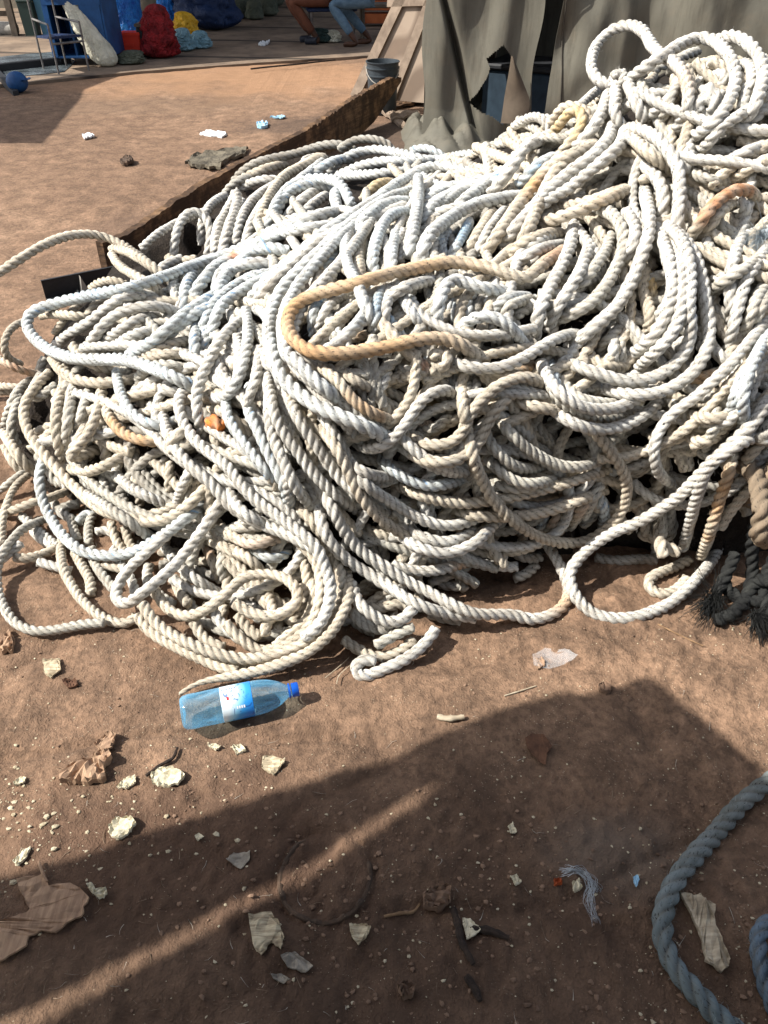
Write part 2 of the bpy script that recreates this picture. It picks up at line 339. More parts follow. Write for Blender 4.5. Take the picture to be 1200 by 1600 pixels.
# ------------------------------------------------------------------ the heap of rope
# every line: label | width in photo px | tint | stains | points (tile letter, then x,y in that tile's enlargement); lowest first
TILE = {'Q':(960,60,5),'R':(960,280,5),'T':(960,500,5),'U':(760,120,5),'A':(0,340,3),'B':(0,680,3),'C':(150,200,3),'D':(400,200,3),'E':(350,500,3),'F':(350,750,3),'G':(600,450,3),'H':(650,200,4),'J':(800,0,3),'K':(800,300,3),'L':(800,700,3),'P':(0,0,1)}
STRANDS = '''
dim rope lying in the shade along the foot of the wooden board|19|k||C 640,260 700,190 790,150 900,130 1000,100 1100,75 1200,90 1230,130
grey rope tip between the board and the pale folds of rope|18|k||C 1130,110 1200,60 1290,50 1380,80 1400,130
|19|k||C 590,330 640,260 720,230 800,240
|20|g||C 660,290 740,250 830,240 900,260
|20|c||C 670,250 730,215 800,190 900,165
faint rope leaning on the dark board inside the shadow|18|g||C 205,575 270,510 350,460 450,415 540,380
|19|g||C 500,560 490,480 510,400 560,335 620,315
slim rope hoop standing in front of the dark board|20|g||C 365,610 370,520 395,440 440,390 500,400 535,460 535,530 520,610
|22|g||C 600,580 640,480 670,400 685,330
|22|g||C 650,560 670,450 730,340 800,290 870,250
|22|g||C 700,560 720,470 780,360 850,290
blunt loop of rope poking up in front of the board|24|g||C 555,600 565,480 600,410 640,350 655,285 665,340 640,420 610,500 590,600
|23|c||C 720,530 760,430 810,320 880,225 980,170 1060,125 1085,150 1020,200
|22|w||C 820,420 850,350 920,270 1000,210 1070,150
|22|g||C 880,440 930,370 1000,310 1090,270 1130,290
|22|g||C 950,430 1010,360 1090,310
|23|w||D 330,215 400,150 480,115 570,100 680,120 790,150 870,150
|22|b||D 250,230 310,180 380,150 460,140
|22|w||D 380,225 500,175 600,155 700,160 780,170
|21|w||D 370,225 500,220 620,210 730,200
short cream rope reaching the torn foot of the tarpaulin|15|w||D 840,150 900,135 980,120 1070,115
|18|b||D 720,110 800,90 850,120 900,150
|20|y||D 490,350 540,280 600,250 650,260
|22|w||D 690,300 700,240 780,190 880,180 980,200 1050,240
|22|w||D 770,220 830,265 930,280 1000,270
|22|w||D 780,460 810,380 900,320 1000,280 1100,240 1200,200
|22|w||D 780,330 860,280 980,270 1080,240
|22|w||D 760,400 850,340 950,290 1050,240
|20|w||D 780,470 830,450 880,450
|20|g||H 20,600 80,560 160,550
|20|w||H 60,560 130,500 230,430 330,360 420,310
|22|w||H 30,500 60,460 140,400 240,380
|22|b||H 400,420 470,340 520,290 580,250 640,200
|20|c||H 730,130 760,180 740,230 690,210
|20|g||J 20,560 110,600 150,660 60,700
|20|w||J 0,600 60,560 120,540 175,590 180,660 120,700
|20|g||J 170,690 250,640 330,600 400,590
|20|w||J 150,620 240,570 300,510 380,440 430,400
|20|g||J 60,680 160,640 260,660 330,700
|22|w||J 0,740 80,690 160,640 210,600
|22|c|y,.1,.7,.8|J 160,650 220,590 270,520 310,505 335,550 310,620 260,680 210,740 180,790
|20|w||J 590,450 660,430 735,445 800,470
|22|w||J 520,520 560,480 640,500 700,530
|24|w||J 620,560 690,510 740,460 790,400
|22|g||J 690,600 720,520 750,440 790,380 830,330
|22|w||J 760,620 830,560 900,480 960,450
|24|w||J 860,480 940,440 1000,460 1010,520
|24|w||J 1000,640 1060,560 1090,470 1100,380 1130,330
|22|w||J 900,380 970,330 1010,370 960,410 900,400
|22|w||J 850,440 880,370 930,320 945,280
|24|w||J 1040,640 1120,570 1200,500 1280,450
|24|w||J 1060,600 1130,620 1230,650
|24|w||J 1100,700 1180,640 1280,600
|24|w||J 870,720 930,650 1010,600 1080,590
|24|w||J 960,780 1060,730 1150,690 1250,670
|24|g||J 850,640 850,720 820,770 760,800
|24|g||J 800,780 880,830 980,850 1060,840
|24|w||J 940,960 1040,930 1100,960 1080,1020 1000,1050
|24|w||J 1040,850 1110,790 1200,745 1300,720
|24|g||J 820,900 910,950 1000,1080 1100,1100
|24|w||K 910,180 925,260 950,330 1010,340
|24|w||K 950,200 1030,260 1090,310
|24|c||K 870,350 950,360 1020,390 1080,440
|24|g||K 860,510 940,460 1050,430 1120,390
|24|g||K 850,430 940,420 1060,370 1130,320
|24|k||K 880,560 960,540 1000,600 980,680
|24|w||K 960,330 1060,300 1120,260
|24|c|y,.2,.7,.9|K 610,340 640,400 660,450 650,540
|24|d||K 590,440 640,520 650,600 610,700
|24|g||K 500,600 560,650 590,720 640,760
|22|k||K 400,780 430,700 500,650 540,560
|26|g||K 190,440 260,410 330,420 400,450
|26|w||K 240,520 330,430 400,400 440,330
|24|w||K 20,330 90,250 190,200 260,190
|24|g||K 60,330 120,290 200,260 260,250
|24|c||H 560,830 620,750 700,700 800,660 880,650 960,680
|24|w||H 590,890 660,820 740,770 830,740 930,720
|24|w||H 690,900 740,810 800,750 860,720
|22|g||H 1000,930 1050,860 1100,830
|24|w||H 900,950 1000,960 1100,950 1150,930
|24|w||H 460,1200 500,1120 560,1060 640,1050 720,1060
|24|w||H 570,1180 640,1120 720,1090 760,1060
|24|w||H 410,1170 430,1100 480,1050 540,1040
|24|w||H 290,1180 310,1100 350,1040 400,1010
|24|w||H 200,1010 190,1080 230,1150 260,1200
|24|w||D 980,780 1000,870 970,940
|22|b||D 900,780 930,860 950,930
|24|w||D 1060,870 1090,800 1150,780
|24|g||D 1130,870 1170,820 1230,790
|22|b||D 300,720 330,640 400,570
|22|b|u,.3,.6,.7|D 270,980 260,880 300,800 350,740
|22|g||D 290,960 310,880 360,810 450,770
|22|b||D 210,920 205,860 240,820
|24|g||D 330,930 400,880 460,840 480,800
|24|w||D 330,1000 400,980 460,930 510,870 530,820
|24|c|o,.5,.9,.5|D 390,1010 460,980 530,970
|24|w||D 660,760 720,850 780,930 830,990
|24|w||D 610,880 660,960 720,1020
|24|b|u,.2,.8,.5|D 590,860 650,930 700,1000
|24|w|r,.6,.8,.6|D 720,790 760,870 800,940
|24|b||D 540,720 570,800 600,870
|24|b|u,.3,.7,.6|D 600,740 570,800 560,900 560,1000
|24|g||D 640,730 620,800 600,900 600,980
|24|w||D 660,480 640,560 635,640 650,720
|22|g||D 700,480 640,560 600,640
|22|g||D 720,500 690,580 670,640
|22|b|u,.2,.8,.8|H 340,570 300,660 240,760 200,830
|22|c||H 490,500 420,600 360,700 300,800
|22|g||H 560,500 480,600 420,700 370,810
|20|w||H 210,630 170,690 160,760 180,820
|22|g||H 130,700 100,780 110,840
|22|b||D 850,470 870,550 880,620
|24|w|r,.4,.6,.7|E 820,150 900,180 960,240 1000,300
|24|g||E 830,300 890,340 930,400 930,440
|24|w||E 770,440 780,380 830,360
|24|g||E 630,260 660,200 690,170
|24|b||E 600,330 680,370 750,400
|24|d||E 490,190 560,250 640,300 720,330 760,360
dusty rope with a frayed joint under the orange bend|27|d||E 780,310 850,270 950,250 1010,230
|24|w||E 660,390 720,340 760,280 770,180
|24|w||E 790,210 850,235 930,235 990,210
|24|b||E 950,160 990,290 1010,330
|24|w||E 1060,250 1100,300 1130,400 1130,480
|24|g||E 1140,260 1140,360 1130,470 1110,560
|24|w||E 1180,250 1180,360 1150,440
|22|y||E 890,490 940,420 1010,380
|24|g||E 860,520 960,520 1040,470 1080,400
|24|g||E 820,560 930,590 1060,610 1130,590
|24|k||E 840,620 940,650 1050,650 1120,630
|24|c|o,.6,1,.6|G 400,380 500,410 600,400 720,370
|24|g||G 370,250 430,210 500,190
|24|w||G 500,310 540,260 520,200
|24|w||G 560,320 590,260 560,190
|26|w||G 320,220 390,155 480,130 560,155 620,210 660,270 680,300
|24|g||G 590,170 560,110 610,70 700,50
|24|g||G 610,150 650,100 720,95
|24|w||G 380,140 390,60 420,20
|24|w||G 270,20 310,100 340,170
|26|w||G 770,140 850,120 900,90
|24|d||G 870,420 900,470 960,500
|24|b||G 770,330 800,420 810,500 800,560
|24|w||G 740,340 770,450 830,520
|24|g||G 890,300 960,330 1010,380
|24|w||G 1060,160 1080,250 1070,360 1100,420
|24|w||G 1100,180 1110,300 1120,400
|24|c||G 940,280 1000,350 1080,370 1180,370
|24|w||K 870,720 950,740 1010,800 1000,860
|24|k||K 760,830 840,820 930,810
|24|c|o,.2,.7,.7|K 740,880 830,880 930,860 1000,830
|24|g||K 700,930 760,990 800,1060 840,1120
|24|d||K 800,1120 860,1170 950,1160 1010,1100
|24|w||K 830,1040 900,1080 1010,1080 1060,1020 1080,920 1060,820
|24|g||K 900,1210 930,1140 960,1080 950,960
|24|g||K 1000,1100 1060,1000 1080,880
|24|g||K 870,1210 960,1260 1040,1230
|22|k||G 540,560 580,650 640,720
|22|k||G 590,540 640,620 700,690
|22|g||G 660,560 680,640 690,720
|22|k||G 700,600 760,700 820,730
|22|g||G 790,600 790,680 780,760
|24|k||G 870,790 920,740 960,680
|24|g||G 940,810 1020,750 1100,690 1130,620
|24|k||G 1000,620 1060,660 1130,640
|24|g||G 1040,760 1110,700 1140,640
|24|g||G 1080,830 1150,790 1200,780
|24|k||G 560,760 600,810 590,880
|24|g||G 600,700 600,780 620,860
|24|k||G 690,1110 720,1040 700,970
|24|b||G 730,1140 760,1060 740,990
|24|d|r,.3,.6,.4|G 760,1160 820,1060 830,980
|24|k||G 610,1040 640,1100 650,1190
|22|b||G 290,930 270,1040 300,1090
|24|g||G 340,940 400,1000 390,1060
|24|d||G 860,1130 920,1060 990,1010
|24|g||G 920,1120 980,1070 1020,1010
|24|b||G 970,920 1010,970 1040,1060 1020,1130
|24|d||L 520,160 560,120 620,110 640,60
|24|g||L 560,190 590,250 650,290
|24|d||L 660,130 690,200 690,290
|24|k||L 740,310 760,380 720,430
|24|k||L 640,380 680,450 670,520
|24|d|r,.3,.7,.3|L 400,160 340,260 270,370
|24|g||L 440,110 400,200 330,330
|24|w||L 370,190 420,240 440,310
|24|g||L 700,130 760,180 840,190
|24|d||L 690,100 700,20 750,-40
|24|g||F 900,110 950,150 1000,130
|24|w||F 1050,40 1030,130 1020,240
|24|g||F 840,70 880,130 900,210
|24|d||F 630,200 690,240 770,270 830,340
|24|w||F 720,240 740,310 760,380
|24|w||F 850,290 880,350 890,410
|24|d||F 770,310 820,310 870,400
|24|g||F 650,230 700,330 720,390
|24|k||F 920,360 960,400 1000,460
|24|k||F 1000,480 1060,500 1150,490
|24|k||F 950,620 1040,650 1120,660
|24|g||L 120,540 60,600 0,610
|24|k||L 0,480 60,520 140,510
|24|k||L 380,510 480,530 600,520 690,530
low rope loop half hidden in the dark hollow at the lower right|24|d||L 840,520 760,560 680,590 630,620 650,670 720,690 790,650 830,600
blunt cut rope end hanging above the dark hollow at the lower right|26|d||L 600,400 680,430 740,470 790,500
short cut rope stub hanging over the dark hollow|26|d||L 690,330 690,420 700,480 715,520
|24|g||A 1020,490 1040,420 1080,360
|24|b||A 980,430 1020,400 1010,340 1040,250 1120,210 1200,220 1280,230
|24|b||C 420,870 410,780 440,700 500,640
|24|b||A 880,540 900,470 920,420
|24|b||A 930,700 910,600 920,500 930,450
|24|b||A 960,640 960,560 980,480
|24|b||C 530,920 520,860 560,800
|24|w||C 560,800 580,720 640,660 740,630 850,645
|22|b||C 610,770 680,720 760,690 830,680
|24|b||C 540,1010 550,920 590,830 670,770 760,720 830,690
|22|g||C 590,860 640,860 660,900
|24|w||C 740,850 800,870 820,960
|20|g||A 830,460 850,400 800,340 820,280 880,260
|20|g||A 700,380 780,350 850,320
|20|g||A 660,300 720,360 790,350
|20|w||A 690,350 640,360 620,310 650,270
|20|c||A 420,340 470,300 540,295 600,320
|20|c||A 780,180 830,215 890,190 930,200
|20|g||A 740,250 790,210 860,190
|20|d||A 710,520 750,480 790,490 780,540
|22|g||A 470,600 540,540 640,480 770,450
|22|g||A 520,620 600,560 700,530 760,540
|23|g||A 560,640 620,590 670,550
|23|d||A 590,700 700,640 800,590 890,580
|23|d||A 660,680 760,640 900,640
|24|g||A 250,610 330,540 430,485 500,420 600,365 740,370
|24|g||A 390,640 440,560 520,470 620,425 740,415 840,450
|20|c||A 180,460 260,450 340,460 430,470
dark slim rope rising between the two left loops|17|d||A 250,550 290,490 330,440 380,400
|20|d||A 400,470 440,420 480,360
narrow loop of rope curling on the sand at the far left|15|d||A 130,485 70,500 30,550 15,620 50,670 110,690
cream rope entering low from the left edge with a rusty patch|18|c|r,.6,.95,.6|A -90,600 -20,650 40,690 110,720 190,735
|16|c||A -60,790 20,790 90,795 150,800
|16|c||A -60,820 20,815 80,820
|22|g||A 160,760 100,790 50,880 30,950 20,1010
|22|g||A 200,730 160,790 140,850 190,840 270,780
|22|g||A 220,650 180,700 190,740
|22|g||A 100,830 60,930 50,1010 90,1080
|22|d||A 390,820 420,880 440,950
|22|d||A 350,870 340,960 350,1050
|22|g||A 420,800 390,900 360,1000 360,1060
|22|d||A 540,870 570,980 600,1060
|22|w||A 700,860 750,930 820,970
|22|d||A 680,780 750,800 850,800
|22|d||A 620,830 680,880 720,930
|24|g||A 640,760 700,700 780,690 870,710 920,740
|24|w||A 1000,620 1040,720 1090,780
|24|g||A 1060,640 1070,700 1110,760
|24|w||A 990,740 1060,790 1150,860
|24|w||A 680,790 780,810 880,830
|24|d||A 970,890 1060,920 1130,970 1200,1010
|24|d||A 1020,970 1000,1050 1050,1120
|24|d||A 1180,1030 1100,1080 1060,1140
|24|g||A 1240,1090 1150,1120 1100,1180
|24|b||E 0,520 40,450 60,420
|26|d||E 10,430 80,500 150,550
|24|d||E 0,650 60,590 140,560
|24|d||E 150,590 190,690 260,800 290,860
|24|d||E 200,500 260,610 330,700
|24|w||E 330,740 380,800 450,830 520,860
|24|g||E 60,700 110,650 190,620 240,600
|22|d||F 360,120 380,200 430,230 440,160
|24|b||E 120,300 110,420 140,480 190,590 240,690 290,800 320,930
|24|w||E 170,120 150,280 110,380 130,480
|24|w||E 250,560 290,680 300,790 320,900
|22|g||B 480,180 500,290 540,370
|22|k||B 560,260 600,360 650,420
|22|k||B 690,160 730,110 760,60
|22|k||B 700,200 760,150 780,90
|22|d||B 800,120 790,220 800,300
|22|d||B 600,130 640,220 660,330
|22|w||B 660,130 680,210 740,260
|24|w||B 820,350 850,250 890,170 950,100
|24|d||B 900,320 930,220 960,130
|22|d||B 440,220 480,300 560,350
|22|w||B 230,220 280,200 320,260
|22|w||B 240,290 280,360 350,400
|24|g||B 250,360 320,330 380,320
|22|g||B 330,380 350,460 370,500
|22|g||B 440,360 410,440 420,520
|22|w||B 440,460 500,440 560,480
|22|b||B 360,420 400,360 450,380
|22|g||B 430,520 440,600 500,680 540,730
|22|w||B 530,520 560,600 620,680 640,780
|22|d||B 520,400 540,490 590,560
|22|d||B 580,420 600,500 640,560
|22|d||B 640,440 720,480 800,520
|22|d||B 700,520 640,570 560,590
|22|d||B 470,610 540,620 600,640
|22|w||B 170,590 230,610 290,620 340,640
|22|c||B 60,570 130,580 200,560 270,520
|20|w||B 90,370 160,430 220,480 280,530
|20|w||B 150,440 200,500 260,520
|18|d||B 140,180 70,240 30,330 10,420 10,520
|18|g||B -60,290 0,260 60,210 120,170
|20|c||B -50,370 30,365 90,340 170,310 250,290 320,260
|20|w||B -60,640 0,590 60,540 110,500
|22|d||B 340,540 390,620 430,700 420,760
rope looping back across the trampled sand below the left coils|22|d||B 290,480 285,580 320,680 390,780 470,850 570,885 640,860 640,830
|22|d||B 130,190 60,130 20,40
|22|g||B 220,140 250,210 290,240
|24|w||B 770,520 850,620 940,690 1040,750
|24|d||B 820,660 840,740 890,800
|24|g||B 700,600 690,700 760,760 820,800
|22|d||B 740,540 790,560 850,540
|24|d||B 950,480 1060,530 1150,580 1200,650
|24|c||B 1010,400 1080,470 1200,520 1260,520
|24|d|r,.2,.5,.4|B 960,500 1000,600 1040,700
|24|g||B 1060,520 1030,620 1070,700
|24|g||B 1090,610 1150,690 1200,740
|22|w||B 1120,400 1160,480 1240,420
|24|d||B 900,860 960,960 1060,1000
|24|w||B 980,800 1050,900 1130,960 1200,990
|24|w||B 1080,770 1150,820 1240,870
|24|c||F 130,470 160,540 220,600
|24|c||F 200,480 210,560 240,640
|24|d||F 60,620 110,700 180,740
|24|c||F 200,740 190,680 250,620
|24|c||F 0,660 70,740 160,800 240,790
|24|b||F 100,260 170,350 250,370 310,330 300,290
|24|p||F 0,230 80,290 170,300 260,270 330,270
|24|c||F 0,310 90,350 170,420 200,500
|24|g||F 90,390 140,440 130,480
|24|c||F 340,300 380,400 390,500 360,600 310,690
|24|c||F 370,400 420,500 420,600 370,680 300,730 230,790
rope bundle strand falling into the lower left coil, inner one|24|c||F 240,180 330,270 410,350 450,440 450,560 420,660 350,740 260,790 180,820
|24|d||F 680,600 760,600 820,570 860,600
|24|d||F 640,540 700,500 760,490 790,520
|22|k||F 600,650 650,700 720,720
|24|w||F 590,610 640,670 720,700 790,700
|24|d||F 550,740 620,790 700,830 790,820 860,780 900,740
|24|g||F 700,780 780,740 850,700 900,690
|24|c||B 690,860 780,920 880,980 1000,1040 1100,1080 1200,1090
|24|c||B 640,830 690,910 800,980 930,1040 1050,1095 1130,1105
outer rope of the lower left coil sweeping round to the bottle|25|c||B 660,780 730,880 850,960 1000,1020 1140,1050 F 200,830 300,800 400,750 480,680 530,590 550,480 530,380 470,300
rope with a frayed tip pointing at the blue bottle|24|c||F -215,1010 -130,955 0,925 120,905 260,865 390,810 490,730 560,620 590,520 570,420
oval ring of rope lying in the lower left coil|24|c||B 720,720 790,820 890,850 1000,795 1100,705 F 90,455 200,440 300,465 350,530 330,595 240,640 130,625 40,570
|24|d||A 240,650 290,725 370,765 470,775 560,770 650,750
|24|d||A 300,780 265,900 265,1020 290,1120 300,1180
|24|g||A 345,780 325,900 310,1020 320,1130
|24|d||A 480,800 460,900 410,1020 330,1110 B 320,110 400,90 470,60
|24|c||B 320,160 420,170 520,130 600,85 650,70
rope with an orange underside and a big knot at its right end|24|c|o,.3,.95,.75|A 490,850 500,920 560,1000 640,1040 720,1050 810,1050
rope loop down the left flank ending in a sweep over the coils|24|c||A 240,720 160,800 110,890 125,990 180,1080 B 240,130 310,210 380,270 450,335 560,380 680,405 790,390 880,330 1000,215
|24|c||A -20,990 30,1020 B 60,60 130,150 200,180
|24|d||A 450,1010 500,1080 490,1150
bluish rope swinging in a wide U across the lower left|25|b||B 210,100 185,180 195,290 250,410 320,500 400,550 500,565 620,550 730,490 830,420 960,320
|24|g||B 390,270 520,350 B 640,430 720,490
|24|w||B 530,165 600,240 700,290 800,335
outermost rope loop resting on the sand at the left edge|21|g||B 215,395 120,430 40,510 -10,600 -15,700 20,810 80,890 180,920 300,905 400,885 500,880
sharp white hairpin bend over the lower left coils|25|w||B 1070,260 1000,370 900,510 800,630 680,730 590,795 545,780 545,720 610,620 720,520 830,430
pale bluish rope hooking down to the left of the knot|23|b||A 545,710 560,810 610,910 690,965 780,975 840,940
|24|w||A 1150,420 1165,520 1150,640 1115,760 1060,845 985,840
|25|w||E 170,200 180,330 210,420
rope of the central fall, leftmost of the bright sweep|26|w||E 200,240 220,380 260,500 340,610 420,720 500,800 590,870 650,910
|26|w||E 290,310 330,430 400,540 470,640 540,740 610,800 690,870 790,920
|25|d|m,.3,.8,.3|E 430,480 500,560 560,660 610,770 680,880 780,970 900,1030 1040,1055 1170,1035 G 480,1120 540,1060
|25|w||E 800,990 900,1060 1020,1095 1130,1070 1200,1030 G 500,1120 555,1075
|25|w||E 590,650 650,760 750,830 860,900 960,950 1060,965 1180,935 G 450,1070 510,1040
|24|w||E 560,620 600,680 700,730 820,740
|25|c||E 790,750 860,800 980,840 1120,860 G 480,1000 600,980 750,945 900,900 1060,850
|24|b||E 690,600 760,680 860,750 980,780 1100,755 1180,740
|24|w||E 770,560 870,620 980,690 1090,720 1170,710
|25|w||G 0,620 80,700 180,790 300,850 400,870
|25|g||G 450,750 520,840 620,910 740,915 840,870
|25|g||G 450,600 490,710 560,800 650,850 760,835
|25|g||G 510,550 550,630 620,710 730,790 850,840 960,830 1040,790
rust-tipped rope running out flat at the foot of the bright fall|24|w|o,.6,.9,.7|F 780,390 880,425 1000,425 1090,400 1180,378
|26|w||F 590,470 620,560 690,630 770,670 850,650 890,590
small bright hairpin lying on the soil at the bottom of the heap|25|w||F 1000,690 940,770 850,840 740,890 650,925 608,890 640,840 720,850
twin white rope of the central fall, outer one|26|w||F 455,80 450,180 490,280 570,370 680,440 790,510 900,580 1040,625 1190,650
white rope of the central fall that hooks up at its orange end|26|w|o,.74,.84,.7;m,.55,.62,.3|F 440,20 500,120 570,250 650,340 760,410 850,470 950,520 1080,590 1190,630 L 0,780 80,805 170,790 245,740 270,660 240,580 190,490 150,430
|26|w||E 280,130 350,240 440,310 530,370 620,430 720,490 810,540
|26|c|o,.45,.75,.6|E 400,180 460,230 530,280 600,370 680,430 780,470 840,500
dirty rope arching over at the centre right of the heap|26|d||E 840,540 940,580 1040,585 1110,540 G 400,600 460,520 550,450 650,415 730,440 800,510
|26|d||G 590,500 640,540 740,560 850,590 940,640
teardrop loop of clean rope under the orange bend|25|w||E 610,565 650,600 720,605 790,555 850,490 900,410 970,345 1040,325 1090,345 1100,380
|25|c||G 380,420 365,520 380,620 405,720
great ring loop of rope at the lower right of the heap|25|c|m,.1,.9,.12|G 390,640 410,770 450,880 510,990 590,1080 690,1150 800,1190 920,1195 1020,1150 1100,1070 1140,970 1130,880 1080,790 1010,700 930,630 850,580
|25|g||G 740,340 780,460 850,550 960,595 1080,605 1220,580
|26|w||K 130,790 180,890 270,980 380,1020 500,1010 620,950 720,870
long pale rope running down the right side of the heap|25|w||K 1240,540 1140,670 1040,790 940,890 850,970 750,1040 680,1140 665,1240 700,1340 790,1380
|26|w||K 1215,240 1140,340 1090,440 1060,550 1030,660 1010,750
|26|g||K 1225,390 1150,490 1110,610 1060,700
|26|b||K 1210,650 1150,760 1100,870 1080,980 1090,1060 1070,1150
rope at the far right descending to the big low loop|26|w||K 1230,900 1150,1060 1030,1180 930,1270 L 800,210 690,290 600,345 500,385 400,440 310,520 265,600 300,700 370,770 470,800 570,795 690,755 780,700 870,610 930,540 970,460
orange-flecked rope strand at the lower right|26|c|o,.15,.5,.75;o,.6,.7,.6|L 1040,-20 1020,100 980,220 950,320 920,420 880,520
white rope hanging straight beside the orange-flecked strand|26|w||K 1180,1120 L 1020,10 930,80 880,180 850,290 820,400 800,480
|27|w||J 540,600 640,620 720,690 780,790 785,920 775,1050 800,1150
|27|w||J 550,760 640,790 700,870 710,960 690,1060
fuzzy pinkish rope lying level above the ring of white rope|27|c|o,.3,.6,.25|J 590,880 500,905 400,950 280,1000 90,1060
|26|w||K 290,150 330,210 390,290 420,380 430,440
|27|g||J 400,980 470,1000 520,1080 520,1180 K 500,330 440,440 370,520 280,570 170,610
|22|w||Q 980,200 1060,180 1075,300 1050,420 980,520
|24|w||Q 620,900 730,830 820,700 920,640 1050,560 1210,520
|24|w||Q 850,990 950,920 1100,860 1230,815
|22|c||Q 880,1120 1020,1040 1120,980 1230,930
|24|w||Q 630,920 710,1000 800,1090
|26|c||Q 100,760 200,830 300,930 430,1020
|27|w||Q 555,760 585,860 565,960 540,1060
|22|g||R 1050,1210 1130,1050 1190,920 1240,800
|24|w||R 620,85 720,50 830,60 920,30
|22|c||R 840,380 950,325 1050,390
|24|w||R 700,400 730,500 755,650 740,700
|22|w||R 800,460 880,520 960,590
|24|g||R 650,930 760,860 900,770 1080,660 1180,560
|22|c||R 640,690 740,690 860,760
|26|w||R 80,240 150,330 165,450 120,560 40,680
|26|w||R 340,0 385,100 370,250 335,345
|24|w||R 380,400 400,600 450,780 430,950 330,1080 260,1220
|24|w||R 440,480 520,650 560,800 580,950 590,1100 600,1230
|26|w||T 650,200 760,230 890,340
|26|d||T 560,740 700,765 840,770 960,700
|24|d||T 1230,860 1130,980 1040,1080 960,1180
rust-red rope bight near the frayed blue tuft|26|c|r,.2,.75,.85|J 810,1140 850,1090 920,990 990,920 1070,885 1130,900 1165,980
|27|w||K 690,170 730,300 755,430 735,540 690,640 620,720 540,770
|27|w||K 760,220 795,350 800,480 785,590 740,680 650,770 560,860
broad white rope looping round the upper right pocket|28|w||K 720,150 785,210 825,310 835,430 830,560 840,650 815,740 755,815 665,870 560,890 440,865 330,825 210,775
long white rope sweeping down the middle of the heap|29|w||J 610,870 640,980 640,1100 K 615,280 560,420 490,540 400,620 320,690 250,745
stout clean rope standing upright beside the rust-red length|28|w||K 290,140 275,250 220,370 160,480 120,590 105,690
|26|w||D 760,220 760,330 745,440 725,540 710,620
|26|w||D 440,480 415,560 435,660 480,740 510,830 550,920 560,980
|25|b||D 720,395 640,400 590,460 555,560 545,640 555,700
|26|w||H 480,330 390,390 300,450 230,530 200,560
clean rope bending down like an upturned U in the upper middle|27|w||H 660,425 530,440 410,465 300,510 200,570 110,640 50,730 25,840
|28|w||H 820,60 740,80 680,120 630,200 570,290 500,370 450,440
|25|b|u,.4,.6,.7|H 880,180 800,205 730,260 680,320 630,360
|26|w||H 690,620 760,500 880,420 980,360 J 440,740 510,680 530,600
|26|w||H 590,690 680,570 760,460 860,360 980,260 1080,190 J 455,650 470,580
dirt-topped diagonal rope with an orange patch|27|d|o,.38,.56,.8|H 1130,110 1040,140 950,180 850,230 780,300 720,380 650,460 600,540 550,610 490,700 420,800
|27|w||H 540,740 620,620 700,540 800,440
|25|w||C 1110,460 1000,470 880,490 790,520
|25|w||C 1150,390 1020,415 900,455 780,505
|25|w||C 1120,290 1120,350 1150,420
|25|b||C 800,490 830,390 880,300 960,250 1060,235 1140,255 1185,330 1200,380
|26|b|x,.4,.5,.8|C 915,585 800,560 680,590 560,650 485,740 430,840
|26|w||D 720,345 630,350 550,390 490,450 480,540
|26|w||D 520,390 430,480 340,570 260,660 195,740 150,820 125,920 130,1010 150,1080 E 330,180 400,260 500,340 590,400
main bright diagonal rope crossing above the orange bend|28|w||D 740,290 640,320 560,360 480,420 390,490 290,590 200,670 120,760 75,850 60,960 80,1060 E 250,240 330,330 430,400 540,450 640,490 740,540 800,570
topmost diagonal rope bearing left from the upper middle|27|w||D 760,210 650,270 560,340 450,410 340,480 230,570 110,670 20,750 -30,820
|26|b||C 150,1065 270,1000 370,910 460,840 550,790 620,750
rope forking down to the bright orange fragment|26|w||A 1130,480 1050,550 990,650 945,750 920,850 935,960 960,1050
long rope falling from the bright fork into the lower coils|26|w||A 890,800 840,830 840,910 880,1000 950,1080 E 20,690 90,790 180,870 270,930 360,1000 440,1070 F 465,390 500,480 490,590 440,690 360,750
|26|w||E 10,770 50,860 130,930 240,975
|26|g||D 590,835 640,780 730,735 860,712
grey rope bridging over a small arch beneath the orange bend's upper arm|27|w||D 840,960 850,860 875,770 920,705 980,725 1060,750 1200,775
pale rope running on from the frayed joint to the right|27|w||G 240,310 320,350 440,378 560,370 670,320 770,255 870,215 930,225
rusty orange rope doubling back in a long open bend|28|c|o,.22,.92,.6;r,.0,.06,.95;o,.5,.82,.4|H 930,760 850,810 760,875 690,945 600,925 480,875 330,848 180,840 60,870 D 740,660 640,680 540,710 430,740 310,770 210,810 155,865 145,940 180,1000 250,1045 360,1060 480,1050 600,1030 720,1000 830,985 920,995 1000,1040 1080,1095
long bluish-white rope making the wide loop at the left|25|b|u,.42,.47,.5|C 1000,450 880,495 740,540 600,595 450,645 A 800,265 620,325 420,365 250,405 150,440 120,495 150,555 220,615 340,660 460,665 580,665 700,700 830,755 930,810
arched rope leaving the frame at the left edge|21|d||A -560,760 -490,570 -350,420 -180,345 -80,310 0,255 100,190 220,120 350,80 460,82 560,120 650,180 720,240 770,300
|21|d||A 515,145 590,155 670,200 740,250 800,310
|20|d||A 520,160 550,220 630,270 720,320 760,370
|27|w||J 450,430 440,490 400,570 350,640 290,700
|26|w||J 480,370 490,450 480,540 530,610
|26|w||J 540,385 570,450 600,520 625,570
large open hoop of rope standing highest against the tarpaulin|25|w|r,.62,.68,.35;o,.78,.9,.35|J 470,405 410,385 370,330 375,260 410,190 480,135 560,115 620,145 655,220 710,265 775,300 815,370 830,450 810,540 770,610
tall arched rope just right of the standing hoop|26|w||J 535,385 600,330 680,280 740,240 820,190 900,175 970,205 1030,280 1050,370 1030,450 980,540 900,610 830,650
